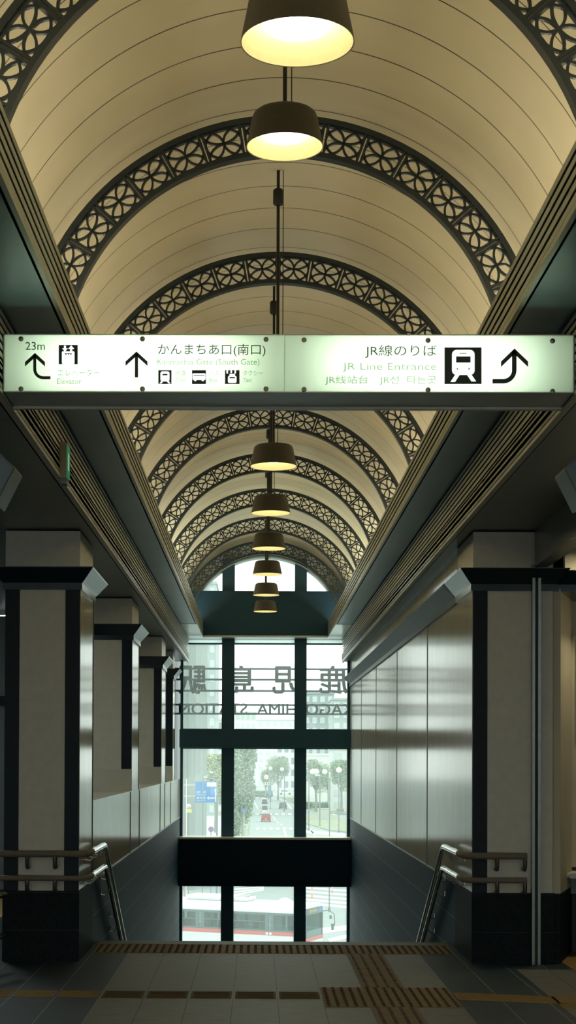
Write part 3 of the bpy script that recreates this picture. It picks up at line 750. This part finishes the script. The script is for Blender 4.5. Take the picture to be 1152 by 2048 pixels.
# buildings: every window its own part
def building(name, px0, px1, pytop, D, depth, cols, rows, mat, wmat, label, z0=GZ, wfrac=.6, hfrac=.55, pybase=None):
    a, c = at(px0, 1500, D), at(px1, 1500, D); top = at((px0 + px1) / 2, pytop, D).z
    w, h = c.x - a.x, top - z0
    root = empty(name, (a.x, D, z0)); tag(root, label, 'building')
    MB().box(0, w, 0, depth, 0, h).build('walls', mat, root)
    MB().box(-.2, w + .2, -.2, depth, h, h + .5).build('roof_edge', mat, root)
    if cols and rows:
        cw, rh = w / cols, h / rows; first = None
        for i in range(cols):
            for j in range(rows):
                if first is None:
                    first = MB().box(-cw * wfrac / 2, cw * wfrac / 2, -.06, .05, -rh * hfrac / 2, rh * hfrac / 2).build('window', wmat, root); o = first
                else:
                    o = first.copy(); COL.objects.link(o); o.parent = root
                o.location = ((i + .5) * cw, 0, (j + .5) * rh)
    return root
B1 = pm('wall_pale_grey', (.48, .55, .54), .8, 0, .2, .05, .3); B2 = pm('wall_white', (.82, .84, .80), .8, 0, .2, .03, .3)
B3 = pm('wall_grey', (.36, .43, .42), .8, 0, .2, .05, .3); B4 = lines_on(pm('wall_fluted', (.33, .37, .35), .8, 0, .2, .05, .3), 0, .9, 0, .2, (.25, .29, .28))
W1 = pm('far_window', (.28, .36, .38), .4); W2 = pm('far_window_pale', (.62, .70, .70), .4)
building('building', 330, 391, 1080, 130, 30, 0, 0, B4, W1, 'grey fluted building close by at the left side of the window')
building('building', 386, 431, 1168, 300, 25, 3, 16, B1, W2, 'tall pale tower rising into the arched window at the left', hfrac=.5)
building('building', 395, 452, 1440, 360, 20, 3, 8, B2, W1, 'white block behind the leafy street tree at the left')
building('building', 470, 512, 1425, 520, 20, 4, 9, B2, W2, 'hazy white block above the big street tree')
building('building', 500, 600, 1441, 640, 20, 7, 9, B2, W2, 'wide white far block in the middle of the window')
building('building', 553, 606, 1487, 560, 12, 4, 4, B2, W1, 'white far block with dark windows above the distant trees')
building('building', 606, 668, 1388, 430, 20, 4, 10, B3, W2, 'grey block with pale windows behind the right pane')
building('building', 664, 720, 1400, 400, 20, 3, 10, B1, W2, 'pale block with bright windows at the right edge of the window')
building('building', 606, 664, 1511, 390, 10, 0, 0, B2, W1, 'low white building behind the right hand trees')
building('building', 662, 720, 1500, 330, 10, 2, 5, B2, W2, 'white stepped building behind the globe lamps at right')

# trees
M['bark'] = pm('bark', (.30, .31, .27), .9)
def leafmat(n, c): return pm(n, c, .8, 0, .1, .3, .6)
LF = [leafmat('leaves_deep', (.32, .46, .30)), leafmat('leaves_mid', (.40, .53, .34)), leafmat('leaves_olive', (.46, .55, .30))]
def tree(px, pybase, pytop, wpx, D, lm, label, low=.3, nleaf=2600, group='street trees', lobes=9):
    base = at(px, 1519, D); top = at(px, pytop, D).z; s = F / D
    H = top - GZ; R = wpx / s / 2
    root = empty('street_tree', (base.x, D, GZ)); tag(root, label, 'tree', group)
    t = MB(); t.tube([(0, 0, 0), (.05, 0, H * low * .6), (-.05, .05, H * (low + .12)), (0, 0, H * .8)], [.28, .22, .18, .05], 8)
    for k in range(6):
        a = 2 * PI * k / 6 + .4; t.tube([(0, 0, H * low), (R * .35 * math.cos(a), R * .35 * math.sin(a), H * (low + .15)), (R * .65 * math.cos(a), R * .65 * math.sin(a), H * (low + .34))], [.13, .09, .03], 6)
    t.build('trunk', M['bark'], root, smooth=60)
    f = MB(); ch = H * (1 - low); cz = H * low + ch / 2; rng = random.Random(int(px * 7 + D))
    L = [(rng.uniform(-.5, .5) * R, rng.uniform(-.5, .5) * R, cz + rng.uniform(-.34, .34) * ch, rng.uniform(.42, .62)) for _ in range(lobes)] + [(0, 0, cz, .75)]
    nleaf = int(nleaf * 1.8); ls = max(.2, R * .06)
    for k in range(nleaf):
        lx, ly, lz, lr = L[k % len(L)]
        v = Vector((rng.gauss(0, 1), rng.gauss(0, 1), rng.gauss(0, 1))).normalized() * (rng.random() ** .4)
        p = Vector((lx, ly, lz)) + Vector((v.x * R * lr, v.y * R * lr, v.z * ch * .5 * lr))
        if p.z > H: p.z = H - rng.random() * .5
        u = Vector((rng.gauss(0, 1), rng.gauss(0, 1), rng.gauss(0, .6))).normalized(); w = u.cross(Vector((rng.gauss(0, 1), rng.gauss(0, 1), rng.gauss(0, 1)))).normalized()
        u *= ls; w *= ls * .6
        f.quad(p - u, p + w * .8, p + u, p - w * .8)
    f.build('foliage', lm, root)
tree(486, 1675, 1480, 66, 190, LF[0], 'big dark street tree left of the road, filling the side of the middle pane', low=.22, nleaf=6500, lobes=16)
tree(432, 1640, 1508, 50, 230, LF[2], 'olive green street tree behind the blue road sign', low=.42, nleaf=3200)
tree(470, 1675, 1618, 30, 170, LF[1], 'low leafy bush tree at the kerb under the big dark tree', low=.05, nleaf=2200)
tree(556, 1600, 1512, 52, 420, LF[1], 'broad tree beyond the cars in the middle of the street', low=.35, nleaf=3000)
tree(532, 1600, 1530, 22, 440, LF[1], 'small tree beside the round speed sign', low=.3, nleaf=1200)
tree(632, 1600, 1518, 48, 330, LF[1], 'rounded tree behind the pair of globe lamps at right', low=.38)
tree(657, 1600, 1528, 34, 350, LF[1], 'narrower tree between the globe lamps at right', low=.38, nleaf=1500)
tree(683, 1605, 1520, 50, 320, LF[1], 'broad tree by the right edge of the window', low=.40)
def hedge(px0, px1, D, h, label):
    a, c = at(px0, 1519, D), at(px1, 1519, D); root = empty('hedge', (a.x, D, GZ)); tag(root, label, 'hedge')
    f = MB(); rng = random.Random(int(px0)); w = c.x - a.x
    for k in range(1400):
        p = Vector((rng.random() * w, rng.uniform(0, 2.0), rng.random() ** .7 * h)); u = Vector((rng.gauss(0, 1), rng.gauss(0, 1), rng.gauss(0, 1))).normalized() * .3; v = u.cross(Vector((rng.gauss(0, 1), rng.gauss(0, 1), .3))).normalized() * .2
        f.quad(p - u, p + v, p + u, p - v)
    f.build('foliage', LF[0], root)
hedge(600, 680, 345, 1.4, 'long low clipped hedge below the right hand trees')
hedge(500, 545, 460, 1.6, 'low hedge beside the fence at the far end of the street')

# street lamps
def pole_lamp(px, pytop, D, label, r=.075, arm=0, globe=None, name='street_lamp', mat=None):
    p = at(px, 1519, D); H = at(px, pytop, D).z - GZ
    root = empty(name, (p.x, D, GZ)); tag(root, label, 'street lamp', 'street lamps outside')
    MB().tube([(0, 0, 0), (0, 0, H)], r, 10).build('pole', mat or M['polegrey'], root, smooth=50)
    MB().lathe([(r * 2, 0), (r * 2, .25), (r, .4)], n=12).build('base', mat or M['polegrey'], root)
    if arm:
        MB().tube([(0, 0, H - .02), (arm * .5, 0, H + abs(arm) * .12), (arm, 0, H + abs(arm) * .15)], r * .7, 8).build('arm', M['polegrey'], root, smooth=50)
        a0, a1 = sorted((arm * .75, arm * 1.15))
        MB().box(a0, a1, -.12, .12, H + abs(arm) * .12, H + abs(arm) * .12 + .14).build('lamp_head', M['headpale'], root, bevel=.03)
    if globe:
        for dx in globe:
            g = [(.02, -.42)] + [(.42 * math.sin(PI * k / 10), -.42 * math.cos(PI * k / 10)) for k in range(1, 10)] + [(.02, .42)]
            MB().lathe(g, dx, 0, H + .42, 16).build('globe', M['globe'], root, smooth=60)
            if dx: MB().tube([(0, 0, H - .5), (dx * .7, 0, H - .35), (dx, 0, H)], .04, 6).build('arm', M['polegrey'], root)
M['polegrey'] = pm('pole_grey', (.20, .25, .25), .6); M['headpale'] = pm('lamp_head_pale', (.5, .54, .5), .5); M['globe'] = pm('opal_globe', (.95, .96, .92), .4)
pole_lamp(659.5, 1556, 112, 'tall plain pole lamp with a short arm in the right pane', .045, -.9)
pole_lamp(406, 1549, 108, 'thin dark pole lamp crossing the blue road sign', .035, .6)
pole_lamp(434.5, 1560, 112, 'thicker grey pole lamp with an arm to the left, beside the blue road sign', .065, -.9)
pole_lamp(618, 1549, 240, 'left pole of the globe lamps, carrying two white globes', .10, 0, (.55, 1.1))
pole_lamp(640, 1549, 255, 'middle globe lamp in the right pane with one white globe', .10, 0, (.75,))
pole_lamp(678, 1546, 235, 'globe lamp by the right edge of the window', .08, 0, (0,))
pole_lamp(569, 1543, 330, 'globe lamp left of the right mullion above the far cars', .09, 0, (-.5,))
pole_lamp(541, 1541, 345, 'globe lamp in the middle pane beside the round speed sign', .06, 0, (0, -1.2))

# road signs
bs = empty('road_sign', (at(391, 1519, 124).x, 124, at(391, 1605, 124).z)); tag(bs, 'blue overhead direction sign with white arrows in the left pane', 'road sign')
sB = F / 124; bw, bh = 44 / sB, 42 / sB
M['blue'] = pm('sign_blue', (.05, .24, .58), .5); M['white'] = pm('sign_white', (.85, .88, .86), .5); M['red'] = pm('sign_red', (.55, .07, .07), .5)
MB().box(0, bw, 0, .06, 0, bh).build('plate', M['blue'], bs)
MB().box(bw * .52, bw * .98, -.012, 0, bh * .76, bh * .96).build('inset_plate', M['white'], bs)
b = MB(); b.box(bw * .90, bw * .945, -.012, 0, .06, bh * .56); b.box(bw * .60, bw * .92, -.012, 0, bh * .19, bh * .24)
b.loft([[(bw * .86, y, bh * .56), (bw * .985, y, bh * .56), (bw * .922, y, bh * .68)] for y in (-.012, 0)]); b.loft([[(bw * .62, y, bh * .13), (bw * .62, y, bh * .30), (bw * .53, y, bh * .215)] for y in (-.012, 0)])
b.build('arrows', M['white'], bs)
for body, x, z, w, h in (('武 岡', .05, .44, .42, .11), ('Takeoka', .05, .34, .42, .06), ('鹿児島', .05, .16, .42, .12), ('Kagoshima', .05, .06, .42, .06)):
    text(body, .2, 'lettering', M['white'], bs, (bw * x, -.008, bh * z), width=bw * w, height=bh * h)
for fz in (.27, .80): MB().box(-3.2, .1, .06, .14, bh * fz, bh * fz + .11).build('support_arm', pm('gantry_beige', (.55, .52, .38), .6), bs)
MB().tube([(-1.0, .1, GZ - bs.location.z), (-1.0, .1, bh * 1.15)], .06, 8).build('post', M['white'], bs)
def round_sign(px, py, D, rpx, label, face, ring, mark_=None):
    p = at(px, py, D); rr = rpx * D / F
    root = empty('road_sign', (p.x, D, GZ)); tag(root, label, 'road sign'); z = p.z - GZ
    MB().tube([(0, .03, 0), (0, .03, z)], .03, 8).build('post', M['polegrey'], root)
    MB().tube([(0, .0, z), (0, -.02, z)], rr, 24).build('rim', ring, root); MB().tube([(0, -.02, z), (0, -.03, z)], rr * .8, 24).build('face', face, root)
    b = MB()
    if mark_ == 'slash': b.loft([[(-rr * .6, y, z + rr * .45), (-rr * .45, y, z + rr * .6), (rr * .6, y, z - rr * .45), (rr * .45, y, z - rr * .6)] for y in (-.04, -.03)]); b.build('slash', ring, root)
    if mark_ == 'bar': b.box(-rr * .5, rr * .5, -.04, -.03, z - rr * .55, z - rr * .25); b.build('bar', M['red'], root)
    if mark_ == '40': text('40', .2, 'lettering', M['blue'], root, (-rr * .5, -.035, z - rr * .35), width=rr, height=rr * .7)
    return root
round_sign(422, 1658.5, 116, 5.6, 'round blue no parking sign with a red rim low in the left pane', M['blue'], M['red'], 'slash')
rs = round_sign(377.5, 1612, 118, 5.0, 'round white and red sign above a yellow plate at the left edge of the window', M['white'], pm('rim_pink', (.75, .5, .48), .6), 'bar')
p = at(377.5, 1622, 118); MB().box(-.22, .22, -.02, 0, p.z - GZ - .12, p.z - GZ + .14).build('yellow_plate', pm('sign_yellow', (.72, .70, .22), .6), rs)
rp = empty('marker_pole', (at(370.5, 1600, 117).x, 117, GZ)); tag(rp, 'thin red and white pole at the left edge of the window', 'pole')
MB().tube([(0, 0, 0), (0, 0, at(370, 1628, 117).z - GZ)], .04, 8).build('red_section', pm('pole_red', (.6, .25, .24), .6), rp)
MB().tube([(.09, 0, 0), (.09, 0, at(372, 1558, 117).z - GZ)], .035, 8).build('white_section', M['white'], rp)
round_sign(532.5, 1554, 300, 5.6, 'round white speed limit sign with a red rim above the far street', M['white'], M['red'], '40')
bn = empty('shop_banner', (at(537, 1519, 420).x, 420, GZ)); tag(bn, 'tall blue banner beside the far end of the road', 'banner')
z1 = at(537, 1569, 420).z - GZ; MB().box(0, .75, 0, .05, 0.6, z1).build('cloth', pm('banner_blue', (.12, .32, .6), .6), bn); MB().tube([(-.05, 0, 0), (-.05, 0, z1)], .05, 8).build('pole', M['polegrey'], bn)
sg = empty('traffic_signal', (at(533, 1519, 400).x, 400, GZ)); tag(sg, 'horizontal traffic signal under the round speed sign', 'traffic light')
z = at(533, 1570, 400).z - GZ; MB().box(-.9, .9, 0, .3, z, z + .6).build('housing', M['white'], sg); MB().tube([(1.1, .2, 0), (1.1, .2, z + .5)], .09, 8).build('post', M['polegrey'], sg)
for k in range(3): MB().tube([(-.6 + .6 * k, 0, z + .3), (-.6 + .6 * k, -.05, z + .3)], .2, 12).build('lens', pm('signal_lens', (.04, .08, .08), .3), sg)
fn = empty('street_fence', (at(519, 1519, 430).x, 430, GZ)); tag(fn, 'pale railing fence at the far bend of the street', 'fence')
for k in range(9): MB().box(k * .35, k * .35 + .08, 0, .08, 0, 1.5).build('post', M['polegrey'], fn)
MB().box(0, 2.9, .0, .06, 1.4, 1.5).build('rail', M['polegrey'], fn)
mb_ = empty('marker_post', (at(488.5, 1519, 175).x, 175, GZ)); tag(mb_, 'thin white post with a blue disc at the kerb by the big tree', 'post')
z = at(488, 1621, 175).z - GZ; MB().tube([(0, 0, 0), (0, 0, z)], .035, 8).build('pole', M['white'], mb_); MB().tube([(0, 0, z), (0, -.03, z)], .22, 16).build('disc', M['blue'], mb_); MB().box(-.18, .05, -.03, 0, .1, .5).build('plate', M['white'], mb_)

# concrete box and planter on the median
cb = empty('utility_box', (gp(636, 1640).x, gp(636, 1640).y, GZ)); tag(cb, 'pale concrete box standing on the grassy median', 'utility box')
D = gp(636, 1640).y; k_ = D / F
MB().box(0, 22 * k_, 0, 2.0, 0, 22 * k_).build('body', pm('concrete_pale', (.55, .56, .50), .8), cb, bevel=.04); MB().box(-.05, 22 * k_ + .05, -.05, 2.05, 22 * k_, 22 * k_ + .12).build('lid', B1, cb)
D = gp(680, 1630).y; k_ = D / F
pl = empty('planter', (gp(674, 1630).x, D, GZ)); tag(pl, 'grey planter box with flowers on the road beyond the median', 'planter')
MB().loft([rect(.1, 14 * k_ - .1, .1, .9, 0), rect(0, 14 * k_, 0, 1, 8 * k_)]).build('tub', B3, pl)
f = MB(); rng = random.Random(3)
for k in range(160):
    p = Vector((rng.random() * 14 * k_, rng.random(), 8 * k_ + rng.random() * .4)); u = Vector((rng.gauss(0, 1), rng.gauss(0, 1), rng.gauss(0, 1))).normalized() * .16; v = u.orthogonal().normalized() * .1
    f.quad(p - u, p + v, p + u, p - v)
f.build('flowers', pm('flower_orange', (.5, .36, .2), .7), pl)
def bollard(px, pyb, pyt, label):
    g = gp(px, pyb); h = (pyb - pyt) * g.y / F
    r = empty('traffic_post', (g.x, g.y, GZ)); tag(r, label, 'traffic post', 'orange traffic posts by the crossing')
    MB().lathe([(.13, 0), (.13, .05), (.05, .08), (.045, h), (.0, h + .02)], n=12).build('post', pm('post_orange', (.80, .25, .12), .5), r)
    for z in (.45, .65): MB().lathe([(.048, h * z), (.048, h * z + .10)], n=12).build('reflective_band', M['white'], r)
bollard(624, 1798, 1774, 'orange traffic post at the zebra crossing, left of the grey pole')
bollard(664.5, 1787, 1770, 'orange traffic post just right of the grey pole in the lower right pane')

# vehicles
def loftx(prof, w, taper=None):      # side profile (y along car, z) swept across the width with tumblehome
    b = MB(); n = len(prof)
    rows = []
    for x, k in ((-w / 2, 1), (w / 2, 1)): rows.append([(x * (1 - (taper(z) if taper else 0)), y, z) for y, z in prof])
    return b.loft(rows)
def make_car(pos, rz, col, label, L=3.6, W=1.6, H=1.5, van=False, name='car', scale=1.0):
    root = empty(name, pos, rz); tag(root, label, 'car' if not van else 'van', 'vehicles on the street outside'); root.scale = (scale,) * 3
    m = pm('car_paint', col, .35, .1, .5, .02, 2)
    gz = .22
    body = [(0, gz + .05), (L, gz + .05), (L, .62), (L - .08, .78), (L - .9, .86), (.10, .90), (0, .72)]
    loftx(body, W).build('body', m, root, bevel=.05)
    tp = lambda z: max(0, (z - .86)) * .22
    cab = [(.05, .86), (L - (.55 if van else .85), .84), (L - (.75 if van else 1.45), H - .04), (.9, H), (.28 if not van else .12, H - .05)]
    loftx(cab, W * .97, tp).build('roof_cabin', m, root, bevel=.04)
    # windows: rear, front, sides
    def ypane(y0, z0, y1, z1, sgn_):
        w0, w1 = W * .40, W * .40 * (1 - tp(z1)); e = .012 * sgn_
        return MB().loft([[(-w0, y0 + e, z0), (w0, y0 + e, z0), (w1, y1 + e, z1), (-w1, y1 + e, z1)], [(-w0, y0, z0), (w0, y0, z0), (w1, y1, z1), (-w1, y1, z1)]])
    ra, rb = .05, .28 if not van else .12
    ypane(ra + (rb - ra) * .2, .97, ra + (rb - ra) * .85, H - .14, -1).build('rear_window', M['carglass'], root)
    fa, fb = L - (.55 if van else .85), L - (.75 if van else 1.45)
    ypane(fa + (fb - fa) * .15, .95, fa + (fb - fa) * .85, H - .14, 1).build('windscreen', M['carglass'], root)
    for s in (-1, 1):
        x = lambda z: s * (W * .97 / 2 * (1 - tp(z)) + .006)
        a = [(.5, .93), (L - 1.0, .93), (fb - .05, H - .16), (.55, H - .16)]
        MB().loft([[(x(z), y, z) for y, z in a], [(x(z) - s * .02, y, z) for y, z in a]]).build('side_window', M['carglass'], root)
        for y in (.62, L - .68):
            MB().tube([(s * (W / 2 - .18), y, .30), (s * (W / 2 + .005), y, .30)], .30, 16).build('wheel', M['tyre'], root, smooth=50)
        MB().box(s * W * .40 - .09, s * W * .40 + .09, -.02, .05, .60, .78).build('tail_light', M['tail'], root)
        MB().box(s * W * .38 - .12, s * W * .38 + .12, L - .05, L + .02, .55, .68).build('headlight', M['white'], root)
    MB().box(-.18, .18, -.03, 0, .42, .56).build('number_plate', M['plate'], root)
    MB().box(-W * .47, W * .47, -.05, .1, gz, .42).build('bumper', m, root)
M['tyre'] = pm('tyre', (.03, .03, .03), .8); M['tail'] = pm('tail_light_red', (.45, .05, .05), .3); M['plate'] = pm('plate_yellow', (.75, .62, .18), .5)
g = gp(532, 1644); make_car(g, 0, (.42, .035, .045), 'red small car seen from behind on the road')
g = gp(529.5, 1630); make_car(g, 0, (.82, .84, .82), 'white van just ahead of the red car', L=3.5, W=1.55, H=1.95, van=True)
g = gp(529.5, 1620); make_car(g + Vector((0, 8, 0)), 0, (.78, .82, .80), 'taller white van in front of the first white van', L=4.5, W=1.7, H=2.2, van=True)
g = gp(566, 1618.5); make_car(g, 0, (.10, .13, .14), 'dark hatchback driving ahead in the right lane', W=1.65, H=1.55)
g = gp(558, 1589); make_car(g, -1.45, (.85, .86, .84), 'white car crossing at the far end of the road', L=3.9, W=1.65, H=1.45)
g = gp(592, 1590); make_car(g, -1.5, (.80, .82, .82), 'white car half hidden by the right mullion at the far junction', L=4.0, W=1.65, H=1.45)
g = gp(685, 1608); make_car(g + Vector((0, 4, 0)), .2, (.45, .50, .52), 'small grey truck by the right edge of the window', L=4.0, W=1.65, H=1.9, van=True)
g = gp(655, 1590); make_car(g, -1.5, (.84, .85, .84), 'white car parked behind the hedge at right', L=4.0, W=1.6, H=1.6)

# bus: front corner near, side running back to the left
bd = 84.0; bpos = at(612.5, 1519, bd); BA = math.radians(23)
bus = empty('bus', (bpos.x, bd, GZ), 0); bus.rotation_euler = (0, 0, -BA)     # local -X runs back along the side, +Y across the width
tag(bus, 'white city bus with a red stripe passing below the window', 'bus')
BL, BW, BH = 10.4, 2.45, 2.95
M['busw'] = pm('bus_white', (.83, .87, .86), .35, 0, .5, .02, 1); M['busr'] = pm('bus_red', (.68, .12, .11), .4, 0, .5, .03, 1)
M['bust'] = pm('bus_window_band', (.10, .13, .14), .3); M['busg'] = glass('bus_glass', .05, (.45, .55, .53)); M['busint'] = pm('bus_interior', (.35, .38, .34), .7)
M['seatr'] = pm('bus_seat_red', (.45, .10, .12), .8); M['curtain'] = pm('bus_curtain', (.55, .55, .42), .9)
sideprof = [(0, .35), (0, 2.55), (.10, 2.80), (.35, BH), (BW - .35, BH), (BW - .10, 2.80), (BW, 2.55), (BW, .35)]
wz0, wz1 = 1.42, 2.38
# lower body and roof leave the window band open so that seats show behind the glass
lo = MB(); lo.prism([(0, .35), (0, 1.57), (BW, 1.57), (BW, .35)], -BL, 0, 'x'); lo.build('lower_body', M['busw'], bus)
ro = MB(); ro.prism([(0, 2.40), (0, 2.55), (.10, 2.78), (.35, BH), (BW - .35, BH), (BW - .10, 2.78), (BW, 2.55), (BW, 2.40)], -BL, 0, 'x'); ro.build('roof', M['busw'], bus, bevel=.03)
MB().box(-BL, -.0, -.012, .004, 1.29, 1.49).build('red_stripe', M['busr'], bus)
MB().box(-BL, -.0, -.014, .004, 1.49, 1.58).build('stripe_edge', M['bust'], bus)
MB().box(-BL, .0, -.014, .02, 2.36, 2.48).build('window_head', M['bust'], bus)
px_ = [-.06, -.42, -1.95, -2.45, -4.35, -4.75, -6.5, -6.9, -8.6, -9.0, -BL]
for x in (-.05, -1.9, -2.2, -4.4, -5.9, -6.25, -7.9, -8.25, -BL + .05):
    MB().box(x - .09, x + .09, -.012, .06, 1.57, 2.40).build('window_pillar', M['bust'], bus)
    MB().box(x - .09, x + .09, BW - .06, BW + .012, 1.57, 2.40).build('window_pillar', M['bust'], bus)
for x0, x1 in ((-1.81, -.14), (-4.31, -2.29), (-5.81, -4.49), (-7.81, -6.34), (-10.2, -8.34)):
    MB().box(x0, x1, -.004, .006, 1.58, 2.38).build('side_window', M['busg'], bus)
    MB().box(x0, x1, BW - .006, BW + .004, 1.58, 2.38).build('side_window', M['busg'], bus)
    if x0 < -2: MB().box(x0, x1, -.012, .01, 1.98, 2.02).build('window_bar', M['bust'], bus)
    for s_, xx in ((1, x0 + .06), (-1, x1 - .30)):
        if x0 < -2: MB().box(xx, xx + .24, .10, .16, 1.58, 2.36).build('curtain', M['curtain'], bus)
for k, x in enumerate((-2.9, -3.8, -4.9, -5.6, -6.9, -7.6, -8.9, -9.7)):
    st = MB().box(x - .22, x + .22, .35, .95, 1.0, 1.45).build('seat', M['seatr'], bus); MB().box(x - .25, x - .12, .35, .95, 1.3, 1.95).build('seat_back', M['seatr'], st)
MB().box(-1.2, -.5, .5, 1.1, 1.0, 1.75).build('driver_seat', pm('driver_seat_dark', (.06, .07, .08), .8), bus)
MB().tube([(-.42, .55, 1.45), (-.42, .78, 1.62), (-.42, 1.0, 1.45)], .02, 6).build('steering_wheel', M['tyre'], bus)
# front
MB().box(-.03, .02, .10, BW - .10, 1.20, 2.40).build('windscreen', M['busg'], bus)
MB().box(-.02, .03, .06, BW - .06, 2.40, 2.74).build('destination_display', pm('display_dark', (.10, .11, .09), .4), bus)
b = MB()
for k in range(6): b.box(.031, .034, .5 + .2 * k, .64 + .2 * k, 2.50, 2.66)
b.build('amber_display_row', pm('display_amber', (.45, .32, .12), .5), bus)
MB().box(.03, .036, BW - .62, BW - .2, 2.44, 2.72).build('blue_badge', M['blue'], bus)
MB().box(-.02, .04, 0, BW, .35, 1.20).build('front_panel', M['busw'], bus, bevel=.03)
MB().box(.0, .045, .0, BW, 1.02, 1.22).build('front_red_band', M['busr'], bus)
MB().box(-.04, .03, -.004, .10, 1.2, 2.42).build('corner_post', M['bust'], bus); MB().box(-.04, .03, BW - .10, BW + .004, 1.2, 2.42).build('corner_post', M['bust'], bus)
MB().box(-7.2, -3.6, .5, BW - .5, BH, BH + .26).build('roof_unit', M['busw'], bus, bevel=.10)
MB().box(-4.3, -3.65, .6, 1.15, BH + .20, BH + .27).build('roof_grille', M['bust'], bus); MB().box(-4.3, -3.65, 1.3, 1.85, BH + .20, BH + .27).build('roof_grille', M['bust'], bus)
MB().loft([rect(-2.1, -1.3, .9, 1.6, BH), rect(-1.8, -1.6, 1.1, 1.4, BH + .22)]).build('roof_vent', M['busw'], bus)
MB().tube([(.0, BW - .05, 2.45), (.35, BW + .1, 2.50), (.62, BW + .15, 2.30), (.66, BW + .15, 1.80), (.55, BW + .1, 1.55)], .025, 8).build('mirror_arm', M['bust'], bus)
MB().box(.50, .60, BW + .0, BW + .22, 1.45, 1.80).build('mirror', M['bust'], bus, bevel=.02); MB().box(.42, .50, BW - .05, BW + .15, 2.05, 2.25).build('mirror', M['bust'], bus, bevel=.02)
for x in (-2.0, -7.6):
    for y in (.13, BW - .13): MB().tube([(x, y - .14, .48), (x, y + .14, .48)], .48, 20).build('wheel', M['tyre'], bus, smooth=50)
for x in (-2.05, -2.25): MB().box(x, x + .13, -.02, 0, 1.32, 1.45).build('side_badge', M['white'], bus)

# daylight is strong outside: the street's own colours are moderate
bpy.context.view_layer.update()
done = set()
for o in bpy.data.objects:
    if o.type != 'MESH': continue
    if not (o.matrix_world.translation.y > 31 or o.name.split('.')[0] in ('ground', 'sidewalk_left', 'median', 'lawn_verge', 'road_markings')): continue
    for m in o.data.materials:
        if m and m.name not in done:
            done.add(m.name)
            for n in m.node_tree.nodes:
                if n.type == 'VALTORGB':
                    for e in n.color_ramp.elements: e.color = (*[c * .66 for c in e.color[:3]], 1)
                if n.type == 'MIX_RGB': n.inputs['Color2'].default_value = (*[c * .66 for c in n.inputs['Color2'].default_value[:3]], 1)
# ------------------------------------------------------------------ light
w = bpy.data.worlds.new('overcast'); sc.world = w; w.use_nodes = True; nt = w.node_tree; bg = nt.nodes['Background']
tc = nt.nodes.new('ShaderNodeTexCoord'); sx = nt.nodes.new('ShaderNodeSeparateXYZ'); cr = nt.nodes.new('ShaderNodeValToRGB')
nt.links.new(tc.outputs['Generated'], sx.inputs[0]); nt.links.new(sx.outputs[2], cr.inputs[0])
cr.color_ramp.elements[0].position = 0.0; cr.color_ramp.elements[0].color = (.97, 1.0, .965, 1)
cr.color_ramp.elements[1].position = 1.0; cr.color_ramp.elements[1].color = (.92, 1.0, .99, 1)
nt.links.new(cr.outputs[0], bg.inputs['Color']); bg.inputs['Strength'].default_value = 1.35
def area(name, loc, rot, sx_, sy_, power, col, parent=None):
    l = bpy.data.lights.new(name, 'AREA'); l.shape = 'RECTANGLE'; l.size = sx_; l.size_y = sy_; l.energy = power; l.color = col
    o = bpy.data.objects.new(name, l); COL.objects.link(o); o.location = loc; o.rotation_euler = rot
    if parent: o.parent = parent
    return o
# lamps inside the sign box
for cx in (S(285, 730)[0], S(856, 730)[0]):
    area('sign_lamp', (cx, .20, sz1 / 2), (-PI / 2, 0, 0), 1.05, .20, 2.5, (.95, 1.0, .90), sgn)
# unseen strips added on the ledges behind the fascias to brighten the vault
area('cove_fill', (FLX - .16, 8, 4.05), (0, PI - .55, 0), .08, 43, 135, (1.0, .92, .72))
area('cove_fill', (FRX + .16, 8, 4.05), (0, PI + .55, 0), .08, 43, 135, (1.0, .92, .72))

for x_, a_ in ((FLX - .16, -.55), (FRX + .16, .55)): area('cove_fill', (x_, 25.0, 4.05), (0, PI + a_, 0), .08, 6.0, 24, (.86, 1.0, .92))  # cool strips added in place of daylight on the far vault
M['tube'] = em('cool_fill', (.88, 1.0, .98), 9.5)  # cool fill lights added out of view to raise the ambient light
cl = None
for x in (-3.9, 4.0):
    for y in (-9.0, -4.0, 1.0, 6.0):
        if cl is None:
            cl = empty('fill_light', (x, y, SOFL)); MB().box(-.16, .16, -.9, .9, -.05, 0).build('housing', M['signframe'], cl); MB().box(-.13, .13, -.87, .87, -.056, -.05).build('diffuser', M['tube'], cl); o = cl
        else: o = copy_tree(cl); o.location = (x, y, SOFL)
        tag(o, 'long flat fill light added over the side concourse, outside the picture', 'fill light', 'added fill lights of the concourse')
for y in (16.2, 21.6, 26.0):  # more fill added behind the left pillars to brighten the pillar faces
    o = copy_tree(cl); o.location = (-3.1, y - .6, SOFL); tag(o, 'long flat fill light added over the side concourse, hidden behind the left pillars', 'fill light', 'added fill lights of the concourse')
dl = empty('downlight', (3.0, 13.25, SOFL)); tag(dl, 'round ceiling downlight of the right alcove, just outside the picture', 'downlight')
MB().lathe([(.12, 0), (.12, -.03), (.09, -.03), (.085, 0)], n=24).build('ring', M['signframe'], dl); MB().lathe([(.0, -.012), (.085, -.012)], n=24).build('lens', em('warm_lens', (1.0, .86, .60), 110.0), dl)

# ------------------------------------------------------------------ output look
sc.view_settings.view_transform = 'Standard'; sc.view_settings.look = 'None'; sc.view_settings.gamma = 1.0; sc.view_settings.exposure = 1.1
sc.view_settings.use_curve_mapping = False
sc.cycles.max_bounces = 8; sc.cycles.diffuse_bounces = 5; sc.cycles.glossy_bounces = 4; sc.cycles.transparent_max_bounces = 16
sc.cycles.use_denoising = True
sc.cycles.caustics_reflective = False; sc.cycles.caustics_refractive = False
